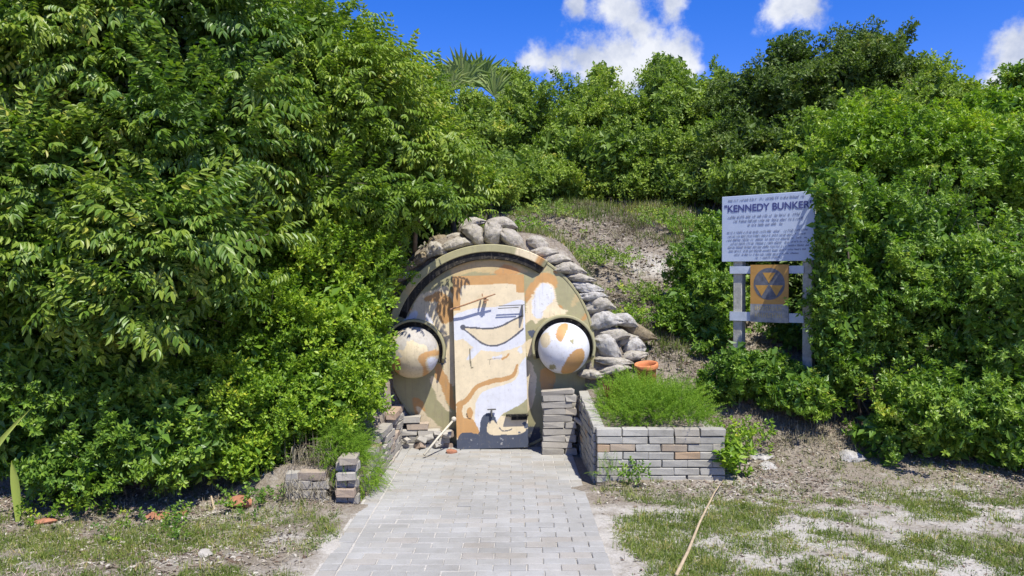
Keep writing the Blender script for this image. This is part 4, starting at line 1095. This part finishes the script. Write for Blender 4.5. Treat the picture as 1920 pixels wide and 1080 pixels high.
for spec in [
 ('left of the palm-side gap, leftmost shrub along the mound top', [(985, 230, 15.5, 75, 85, 1.0), (930, 260, 15, 60, 70, .8), (960, 170, 16, 30, 40, .5), (885, 235, 15.0, 50, 55, .6)], 'leaf_far'),
 ('low pale shrub at the near edge of the mound above the highest sandbags', [(950, 335, 14.0, 80, 50, .7), (1020, 338, 14.2, 60, 42, .6)], 'leaf_far'),
 ('upright mound shrub under the left half of the big cloud', [(1090, 225, 15.8, 75, 80, 1.0), (1060, 290, 14.8, 70, 60, .8), (1125, 150, 16.2, 18, 26, .4)], 'leaf_far'),
 ('mound shrub under the middle of the big cloud', [(1165, 235, 15.4, 65, 75, 1.0), (1150, 300, 14.4, 80, 55, .8)], 'leaf_far'),
 ('tall mound shrub under the right end of the big cloud', [(1255, 200, 15.2, 72, 78, 1.0), (1245, 140, 15.6, 38, 35, .6), (1230, 290, 14.5, 90, 60, .8)], 'leaf_far'),
 ('low bright shrub at the top edge of the dry slope', [(1200, 345, 14.2, 55, 38, .5), (1270, 345, 14.0, 50, 38, .5)], 'leaf_far'),
 ('small mound shrub in the notch between the tall shrub and the dark ones', [(1340, 190, 15.6, 60, 55, .8), (1330, 280, 14.2, 60, 60, .8)], 'leaf_far'),
 ('dark spreading shrub on the slope above the information board', [(1400, 295, 13.6, 95, 85, .9), (1470, 315, 13.2, 70, 65, .8), (1340, 335, 13.6, 50, 45, .6)], 'leaf_dark'),
 ('dark olive shrub on the mound left of the tallest one', [(1440, 190, 14.4, 90, 80, 1.1), (1475, 110, 14.8, 40, 34, .6), (1390, 200, 14.6, 70, 55, .8)], 'leaf_dark'),
 ('tallest dark green shrub crowning the right side of the mound', [(1610, 130, 14.6, 90, 72, 1.2), (1560, 180, 14.2, 90, 80, 1.0), (1660, 170, 14.4, 70, 70, 1.0)], 'leaf_dark'),
 ('sunlit shrub on the slope below the tallest mound shrub', [(1560, 270, 12.6, 110, 70, 1.0), (1650, 230, 13, 80, 60, .9)], 'leaf_far'),
 ('mound shrub stepping down right of the tallest one', [(1740, 200, 14.0, 75, 70, 1.0), (1800, 220, 13.8, 60, 60, .9), (1715, 150, 14.6, 26, 40, .5)], 'leaf_far'),
]:
    pl_('mound_shrub', spec[0], 'shrub', spec[1], 'small', spec[2], 9.5, 11, 1.55, G_M, bough=.42, gap=.3, lump=.3, trunk_r=.022)
pl_('low_thicket', 'band of low scrub along the top edge of the dry slope below the mound shrubs', 'shrub',
    [(935, 350, 13.2, 46, 40, .5), (1000, 352, 13.8, 44, 34, .5), (1065, 350, 14.3, 46, 36, .5), (1130, 352, 14.4, 42, 32, .5), (1195, 354, 14.2, 40, 28, .5), (1300, 352, 13.6, 46, 34, .5), (1375, 345, 12.6, 50, 45, .6), (1245, 352, 14.3, 40, 30, .4), (1430, 335, 12.0, 60, 50, .6)],
    'small', 'leaf_far', 16, 12, 1.2, G_M, bough=.35, gap=.3, lump=.35, trunk_r=.015)
pl_('far_thicket', 'continuous far thicket showing through gaps behind the mound shrubs', 'shrub',
    [(960, 300, 20, 120, 90, .8), (1160, 290, 20, 140, 90, .8), (1380, 270, 20, 140, 90, .8), (1600, 240, 20, 150, 100, .8), (1820, 260, 19, 150, 80, .8), (760, 260, 20, 120, 120, .8)], 'small', 'leaf_far', 3, 9, 2.6, G_M, bough=.6, trunk_r=.03, core=80)
pl_('edge_tree', 'outstretched leafy tree limb at the right edge against the right-hand cloud', 'tree',
    [(1912, 145, 12.5, 34, 20, .4), (1950, 170, 12.5, 60, 50, .6), (1905, 185, 12.4, 26, 16, .3)], 'whorl', 'leaf_mid', 22, 9, 1.25, G_R, bough=.35)

# fan palm
def fan_palm():
    base = P(872, 330, 15.5); base[2] = terrain(base[0], base[1])
    t = thing('fan_palm', 'pale fan palm poking above the shrubs against the blue sky', 'palm', base)
    r = np.random.default_rng(21); crown = P(872, 200, 15.5) - base
    V, Fc = tube_arrays([(0, 0, -.1), crown * .5, crown], [.11, .09, .08], 10); obj('trunk', mesh_np('trunk', V, Fc, True), M['bark'], t)
    for k, (px, py, s, tilt) in enumerate([(842, 150, 1.2, -.45), (868, 138, 1.45, -.1), (902, 138, 1.4, .35), (926, 158, 1.1, .8), (890, 185, .9, .2), (835, 200, .8, -.9), (900, 200, .8, .9), (860, 205, .7, -.4)]):
        hub = P(px, py + 22, 15.3 + .35 * (k % 3)) - base
        Vs = []; Ts = []; o = 0
        n = 26; tn = []
        for i in range(n):
            a = (i / (n - 1) - .5) * 3.4 + tilt; L = s * .62 * (1 - .25 * abs(i / (n - 1) - .5)) * r.uniform(.9, 1.05)
            d = np.array([math.sin(a), -.25 + .1 * r.normal(), math.cos(a)]); d = unit(d)
            sd = unit(np.cross(d, [0, 1, 0])); bend = np.array([0, -.03, -.14 * s])
            w = .020 * s
            p = [hub, hub + d * L * .55, hub + d * L + bend * r.uniform(.3, 1.5)]
            Vs += [p[0] - sd * w * .4, p[0] + sd * w * .4, p[1] + sd * w * 1.4 + [0, .01, 0], p[1] - sd * w * 1.4 + [0, .01, 0], p[1] + np.array([0, -.012, 0]), p[2]]
            Ts += [[o, o + 1, o + 4], [o + 1, o + 2, o + 4], [o, o + 4, o + 3], [o + 2, o + 5, o + 4], [o + 4, o + 5, o + 3]]; o += 6
            tn += [r.uniform(.2, .95)] * 6
        st = tube_arrays([crown, (crown + hub) / 2 + np.array([0, 0, .06]), hub], [.018, .014, .01], 5)
        V, Fc = join_arrays([(np.array(Vs), np.array(Ts)), st])
        me = mesh_np('frond', V, Fc); a_ = me.attributes.new('tone', 'FLOAT', 'POINT'); a_.data.foreach_set('value', np.array(tn + [.5] * (len(V) - len(tn)), np.float32))
        obj('frond', me, M['leaf_palm'], t)
fan_palm()

# ferns in the planters
def fern(name, label, region, n, seed, hmax, mat='leaf_fern', sc=1.0):
    r = np.random.default_rng(seed); pos = []
    while len(pos) < n:
        p = region(r)
        if p is not None: pos.append(p)
    pos = np.array(pos); hk = pos[:, 3]; z = terrain(pos[:, 0], pos[:, 1]) + hmax * hk * r.random(n) ** .7; p3 = np.stack([pos[:, 0], pos[:, 1], z], -1)
    c = p3.mean(0); c[2] = float(terrain(c[0], c[1]))
    out = unit(p3 - (c - [0, 0, .3])); ax = unit(out * .5 + r.normal(size=(n, 3)) * .45 + np.array([0, -.1, .55]))
    t = thing(name, label, 'fern', c)
    tone = np.clip(.5 + .25 * pnoise(p3, 4, seed) + r.normal(size=n) * .1, 0, 1)
    me = sprays_mesh('fronds', 'fern', p3 - c, ax, np.tile([0, 0, 1.0], (n, 1)) + r.normal(size=(n, 3)) * .3, sc * r.uniform(.6, 1.0, n), tone, r)
    obj('fronds', me, M[mat], t)
def reg_right(r):
    x = r.uniform(.80, 1.74); y = r.uniform(6.68, 7.95)
    e = .95 - ((x - 1.28) / .5) ** 2 * .6 - ((y - 7.1) / .75) ** 2 * .6 + .4 * math.sin(x * 9 + 2 * math.sin(y * 5)) * math.sin(y * 8)
    if r.random() > e: return None
    return (x, y, 0, max(.15, e))
fern('feathery_fern', 'bright feathery fern filling the brick planter right of the path', reg_right, 1400, 61, .17)
def reg_left(r):
    x = r.uniform(-1.75, -1.06); y = r.uniform(6.1, 7.2)
    e = 1 - ((x + 1.33) / .36) ** 2 - ((y - 6.55) / .55) ** 2
    if r.random() > e: return None
    return (x, y, 0, max(.1, e))
def fern_left():
    r = np.random.default_rng(62); pos = []
    while len(pos) < 1400:
        q = unit(r.normal(size=3)); rr = r.random() ** .45
        p = np.array([-1.30, 6.42, .24]) + q * rr * np.array([.25, .36, .36])
        if p[2] > (.02 if p[0] > -1.2 else .2) and p[0] < -1.10 - .45 * (p[2] - .15): pos.append(p)
    p3 = np.array(pos); n = len(p3); c = np.array([-1.30, 6.42, .2])
    ax = unit((p3 - c) * 2.2 + r.normal(size=(n, 3)) * .45 + np.array([.15, -.15, .0]))
    t = thing('feathery_fern', 'bright feathery fern spilling over the low left wall onto the path edge', 'fern', c)
    tone = np.clip(.5 + .25 * pnoise(p3, 4, 3) + r.normal(size=n) * .1, 0, 1)
    obj('fronds', sprays_mesh('fronds', 'fern', p3 - c, ax, np.tile([0, 0, 1.0], (n, 1)) + r.normal(size=(n, 3)) * .3, .75 * r.uniform(.6, 1.0, n), tone, r), M['leaf_fern'], t)
fern_left()

# blade leaves of a plant at the left edge, red spikes by the planter, weed by the wall
def blades(name, label, cat, base, specs, mat, tones=.6):
    t = thing(name, label, cat, base)
    for (dx, dy, h, w, lean_x, lean_y) in specs:
        n = 9; s = np.linspace(0, 1, n); V = []
        for k in s:
            wid = w * (.35 + 1.3 * k - 1.6 * k ** 3.2) if k < .995 else .001
            c = np.array([dx + lean_x * k * k, dy + lean_y * k * k, h * k]); V += [c + [-wid / 2, -.004 * wid / w, 0], c + [0, .12 * w, 0], c + [wid / 2, 0, 0]]
        i = np.arange(n - 1)[:, None]; j = np.arange(2)[None, :]
        q = np.stack([i * 3 + j, i * 3 + j + 1, (i + 1) * 3 + j + 1, (i + 1) * 3 + j], -1).reshape(-1, 4)
        me = mesh_np('blade', np.array(V), q, True); a = me.attributes.new('tone', 'FLOAT', 'POINT'); a.data.foreach_set('value', np.full(len(V), tones, np.float32) + np.repeat(np.linspace(-.2, .2, n), 3).astype(np.float32))
        obj('blade', me, M[mat], t)
    return t
b0 = P(33, 985, 5.55); b0[2] = terrain(b0[0], b0[1])
blades('blade_plant', 'pale upright strap leaf at the left edge of the picture', 'plant', b0, [(0, 0, .44, .075, -.02, -.03)], 'leaf_pale')
b1 = P(-60, 985, 5.5); b1[2] = 0
bp = blades('blade_plant', 'pale strap leaf reaching in sideways at the left edge, above the upright one', 'plant', b1, [(0, 0, .82, .06, .46, -.02), (-.1, .05, .7, .06, -.4, 0)], 'leaf_pale')
b2 = P(1150, 735, 7.35); b2[2] = terrain(b2[0], b2[1])
rr_ = random.Random(3)
blades('red_spiky_plant', 'small dark red spiky plant in the planter left of the clay pot', 'plant', b2, [(rr_.uniform(-.06, .06), rr_.uniform(-.04, .04), rr_.uniform(.18, .28), .016, rr_.uniform(-.06, .06), rr_.uniform(-.05, .05)) for _ in range(16)], 'leaf_red', .4)
SCRUB = []
def weed(label, px, py, D, h, n, seed, mat='leaf_pale', kind='whorl', sc=1.2, sp=.12):
    r = np.random.default_rng(seed); b = P(px, py, D); b[2] = terrain(b[0], b[1])
    t = thing('leafy_weed', label, 'plant', b); pos = r.normal(size=(n, 3)) * [sp, sp, .0]; pos[:, 2] = r.random(n) * h
    ax = unit(pos * [3, 3, 0] + np.array([0, 0, .7]) + r.normal(size=(n, 3)) * .4)
    obj('leaves', sprays_mesh('leaves', kind, pos, ax, r.normal(size=(n, 3)) * .3 + [0, -.5, 1], np.full(n, sc), np.clip(r.normal(.4, .2, n), 0, 1), r), M[mat], t)
weed('pale leafy weed at the right end of the brick planter wall', 1372, 900, 6.6, .16, 26, 5, 'leaf_lime', 'whorl', 1.5, .07)
weed('weed clump growing up the front of the planter wall near its left corner', 1140, 925, 6.42, .16, 20, 6, 'leaf_mid', 'fern', .6, .05)
weed('trailing weed at the foot of the planter wall, left of its middle', 1200, 915, 6.46, .12, 18, 7, 'leaf_mid', 'small', .8, .08)
weed('green weed behind the right end of the planter wall', 1385, 840, 7.0, .22, 60, 8, 'leaf_lime', 'small', 1.0, .12)
weed('small bright weed under the lime shrub at the far end of the left wall', 730, 775, 7.9, .12, 22, 9, 'leaf_mid', 'small', .8, .08)
weed('ground weed at the front edge of the left shrubs near the path', 480, 965, 5.95, .10, 26, 10, 'leaf_mid', 'small', .8, .14)
weed('low weed patch in the litter under the left hedge', 300, 1000, 5.45, .06, 30, 11, 'leaf_mid', 'small', .7, .16)
weed('low bright weed beside the pale upright strap leaf', 110, 960, 5.7, .12, 30, 12, 'leaf_lime', 'small', .9, .14)

for k_, (px_, py_, D_, h_, n_, sp_) in enumerate([(1130, 440, 10.4, .22, 90, .22), (965, 395, 11.6, .25, 110, .28), (1030, 390, 12.4, .2, 80, .26), (1215, 500, 9.6, .2, 70, .2), (1180, 560, 9.0, .16, 50, .15), (1240, 385, 12.2, .2, 60, .2), (1060, 470, 9.6, .14, 50, .16), (1300, 395, 11.6, .2, 70, .22)]):
    weed(['green scrub in the middle of the dry slope', 'scrub on the slope crest above the highest sandbag', 'scrub at the top of the slope, second clump from the left', 'scrub clump on the slope left of the rounded shrub', 'small weed clump right of the sandbag column', 'scrub above the pale bare patch on the slope', 'small weeds just behind the right sandbag column', 'scrub at the top of the slope nearest the information board'][k_],
         px_, py_, D_, h_, n_, 70 + k_, ['leaf_far', 'leaf_lime', 'leaf_far'][k_ % 3], 'small', 1.0, sp_)
# dead cane lying on the grass and a dry stick
V, Fc = tube_arrays([P(1268, 1085, 4.50), P(1290, 1040, 4.85), P(1312, 990, 5.35) + [0, 0, .02], P(1340, 935, 6.1) + [0, 0, .03], P(1356, 905, 6.45)], [.011, .010, .008, .006, .004], 7)
V[:, 2] += .02
tag(obj('dry_cane', mesh_np('dry_cane', V, Fc, True), M['cane']), 'long dry palm stalk lying in the grass right of the path', 'stalk')
V, Fc = tube_arrays([P(408, 978, 5.85), P(402, 955, 5.9), P(396, 930, 5.95)], [.012, .01, .006], 6)
tag(obj('dry_stick', mesh_np('dry_stick', V, Fc, True), M['cane']), 'short grey dead stick standing at the edge of the left shrubs', 'stick')

# ------------------------------------------------------------------ grass, straw, litter (nobody could count these)
def scatter_blades(name, label, cat, mat, pts, n_per, h, w, r, spread=.02, lean=.8, tone=None, flat=0.0):
    n = len(pts) * n_per
    p = np.repeat(pts, n_per, 0) + np.concatenate([r.normal(size=(n, 2)) * spread, np.zeros((n, 1))], 1)
    p[:, 2] = terrain(p[:, 0], p[:, 1]) - .002
    hh = h * r.uniform(.45, 1.25, n); a = r.uniform(0, 2 * np.pi, n)
    d = np.stack([np.cos(a), np.sin(a), np.zeros(n)], -1); s = np.stack([-np.sin(a), np.cos(a), np.zeros(n)], -1) * (w * r.uniform(.7, 1.3, n))[:, None]
    ln = lean * r.random(n)[:, None]
    z = np.array([0, 0, 1.0]) * (1 - flat)
    mid = p + (z * .6 + d * ln * .35) * hh[:, None]; tip = p + (z * (1 - .45 * ln) + d * ln) * hh[:, None]
    tall = h > .2
    if tall:
        V = np.stack([p - s * .5, p + s * .5, mid + s * .45, mid - s * .45, tip], 1).reshape(-1, 3); nvb = 5
        o = np.arange(n)[:, None] * 5; me = mesh_np(name, V, [o + np.array([[0, 1, 2, 3]]), o + np.array([[3, 2, 4]])])
    else:
        V = np.stack([p - s * .6, p + s * .6, tip], 1).reshape(-1, 3); nvb = 3; me = mesh_np(name, V, np.arange(n * 3).reshape(-1, 3))
    tn = np.repeat(np.clip((tone if tone is not None else np.full(len(pts), .5)), 0, 1), n_per) + r.normal(size=n) * .2
    at = me.attributes.new('tone', 'FLOAT', 'POINT'); at.data.foreach_set('value', np.repeat(np.clip(tn, 0, 1), nvb).astype(np.float32))
    return tag(obj(name, me, M[mat]), label, cat, kind='stuff')

def scatter(n, x0, x1, y0, y1, f, r):
    x = r.uniform(x0, x1, n); y = r.uniform(y0, y1, n); p = np.stack([x, y, x * 0], -1)
    return p[f(p) > r.random(n)]
def off_path(p): return (p[:, 0] < -1.20 + .05 * pnoise(p, 4)) | (p[:, 0] > .66 + .07 * pnoise(p, 3, 2))
def ok_front(p):      # not inside brick walls or on the entrance paving
    inside = (p[:, 0] > -1.8) & (p[:, 0] < 1.85) & (p[:, 1] > 6.0)
    right_front = (p[:, 0] > .64) & (p[:, 1] < 6.50)
    left_front = (p[:, 0] < -1.2) & (p[:, 1] < 5.98)
    return np.where(inside, right_front | left_front, True)
r = np.random.default_rng(31)
def grass_mask(p):
    m = pnoise(p, 2.2, 1) * .55 + pnoise(p, 5.5, 4) * .5 + pnoise(p, 13, 2) * .3 + .66
    m = np.clip(m * 1.5, 0.02, 1)
    # sandy bare patches and the worn strip beside the paving
    bare = np.exp(-(((p[:, 0] - 2.65) / .45) ** 2 + ((p[:, 1] - 5.55) / .35) ** 2)) + np.exp(-(((p[:, 0] - 3.3) / .6) ** 2 + ((p[:, 1] - 5.35) / .2) ** 2)) * .8 + np.exp(-((p[:, 0] - .64) / .10) ** 2)
    bare += np.exp(-(((p[:, 0] + 1.9) / .9) ** 2 + ((p[:, 1] - 4.75) / .12) ** 2)) * .7 + np.exp(-(((p[:, 0] - 1.05) / .35) ** 2 + ((p[:, 1] - 5.85) / .1) ** 2))
    lit = np.where(p[:, 0] < -1.2, np.clip((5.9 - p[:, 1]) / .7, .15, 1), np.clip((6.5 - p[:, 1]) / .5, .12, 1))
    return np.clip(m - bare, 0, 1) * lit * off_path(p) * ok_front(p)
pts = scatter(75000, -4.2, 4.8, 3.9, 7.2, grass_mask, r)
scatter_blades('grass', 'short weedy grass in patches on the sand either side of the path', 'grass', 'grass', pts, 8, .027, .0055, r, .022, 1.7, np.clip(.45 + .3 * pnoise(pts, 3, 8), 0, 1))
ptt = scatter(9000, -4.2, 4.8, 3.9, 7.3, lambda p: np.clip(grass_mask(p) * .5 + .07 * off_path(p) * ok_front(p), 0, 1), r)
scatter_blades('grass_tufts', 'taller ragged tufts in the weedy grass', 'grass', 'grass', ptt, 16, .065, .005, r, .03, 1.5, np.clip(.6 + .35 * pnoise(ptt, 9, 8), 0, 1))
ptd = scatter(9000, -4.2, 4.8, 3.9, 7.3, lambda p: np.where(p[:, 0] < -1.2, .6, .28) * off_path(p) * ok_front(p), r)
scatter_blades('dry_blades', 'dry straw blades lying in the grass and litter', 'straw', 'straw', ptd, 7, .055, .0035, r, .05, 2.5, np.clip(.45 + .4 * pnoise(ptd, 4, 3), 0, 1))
pts2 = scatter(5000, -8, 8, .5, 3.9, lambda p: grass_mask(p), r)
scatter_blades('grass_foreground', 'short weedy grass nearer than the picture edge', 'grass', 'grass', pts2, 7, .045, .008, r, .03, 1.1)
# litter chips
def litter_mask(p):
    lit = np.where(p[:, 0] < -1.2, np.clip((p[:, 1] - 4.3) / .8, .3, 1), np.clip((p[:, 1] - 5.7) / .8, .12, 1))
    return lit * off_path(p) * (ok_front(p) | (p[:, 1] > 8.1)) * np.clip(.6 + .5 * pnoise(p, 2, 5), 0, 1)
pl2 = scatter(90000, -4.2, 4.8, 4.0, 8.2, litter_mask, r)
def chips(name, label, pts, size, mat, r):
    n = len(pts); p = pts.copy(); p[:, 2] = terrain(p[:, 0], p[:, 1]) + .004
    a = unit(r.normal(size=(n, 3)) * [1, 1, .3]); u = unit(np.array([0, 0, 1.0]) + r.normal(size=(n, 3)) * .35); Rm = frames(a, u)
    s = size * r.uniform(.5, 1.6, n)
    V0 = np.array([[0, -.5, 0], [.22, 0, .06], [0, .5, .02], [-.22, 0, .06]])
    V = np.einsum('nij,kj->nki', Rm, V0) * s[:, None, None] + p[:, None, :]
    T = (np.array([[0, 1, 2], [0, 2, 3]])[None] + (np.arange(n) * 4)[:, None, None]).reshape(-1, 3)
    me = mesh_np(name, V.reshape(-1, 3), T); at = me.attributes.new('tone', 'FLOAT', 'POINT'); at.data.foreach_set('value', np.repeat(r.random(n), 4).astype(np.float32))
    return tag(obj(name, me, M[mat]), label, 'litter', kind='stuff')
chips('leaf_litter', 'dry brown leaf litter under and in front of the shrubs', pl2, .030, 'litter', r)
# dry slope
def slope_mask(p): 
    return (1 - .7 * np.exp(-(((p[:, 0] - 1.95) / .45) ** 2 + ((p[:, 1] - 10.6) / .8) ** 2))) * (np.where(p[:, 1] < 8.25, (p[:, 0] > 1.75), True) & ((np.abs(p[:, 0] - CX) > 1.15) | (p[:, 1] > 8.32))) * np.clip(.4 + .7 * pnoise(p, 1.5, 3) + .3 * pnoise(p, 5, 6), .30, 1)
ps = scatter(42000, -1.0, 6.0, 7.1, 15.5, slope_mask, r)
scatter_blades('dry_straw', 'dry pale straw and dead weeds on the slope above the sandbags', 'straw', 'straw', ps, 5, .105, .0055, r, .07, 2.4, np.clip(.5 + .35 * pnoise(ps, 2, 4), 0, 1))
pg = scatter(30000, -1.2, 6.0, 8.3, 15.5, lambda p: ((np.abs(p[:, 0] - CX) > 1.1) | (p[:, 1] > 8.4)) * np.clip(pnoise(p, 1.25, 7) * .8 + pnoise(p, 3.3, 1) * .5 + np.where(p[:, 0] < .7, .4, .12), .02, 1), r)
scatter_blades('slope_weeds', 'green weeds growing in patches through the dry straw on the slope', 'weeds', 'grass', pg, 8, .11, .009, r, .07, 1.5, np.clip(.4 + .3 * pnoise(pg, 2, 2), 0, 1))
ptw = scatter(5000, -1.4, 5.5, 11.6, 15.2, lambda p: np.clip(.35 + .6 * pnoise(p, 1.7, 4) + (p[:, 1] - 13.5) * .25, 0, 1), r)
scatter_blades('crest_weeds', 'taller green weeds along the crest of the slope below the shrubs', 'weeds', 'grass', ptw, 6, .20, .012, r, .10, 1.1, np.clip(.3 + .3 * pnoise(ptw, 2, 2), 0, 1))
chips('slope_litter', 'dead leaves and dry bits lying on the slope', scatter(14000, -1.0, 6.0, 8.2, 14.5, lambda p: ((np.abs(p[:, 0] - CX) > 1.15) | (p[:, 1] > 8.3)) * .8, r), .06, 'litter', r)
# dead stalks over the broken left wall
pdw = np.stack([r.uniform(-1.75, -1.35, 70), r.uniform(5.95, 6.25, 70), np.zeros(70)], -1)
scatter_blades('dead_stalks', 'dead grey stalks hanging over the broken front wall left of the path', 'stalks', 'straw', pdw, 5, .24, .004, r, .04, 1.6, np.full(70, .45))
print('sprays', TOT, 'tris', sum(len(o.data.polygons) for o in bpy.data.objects if o.type == 'MESH'))
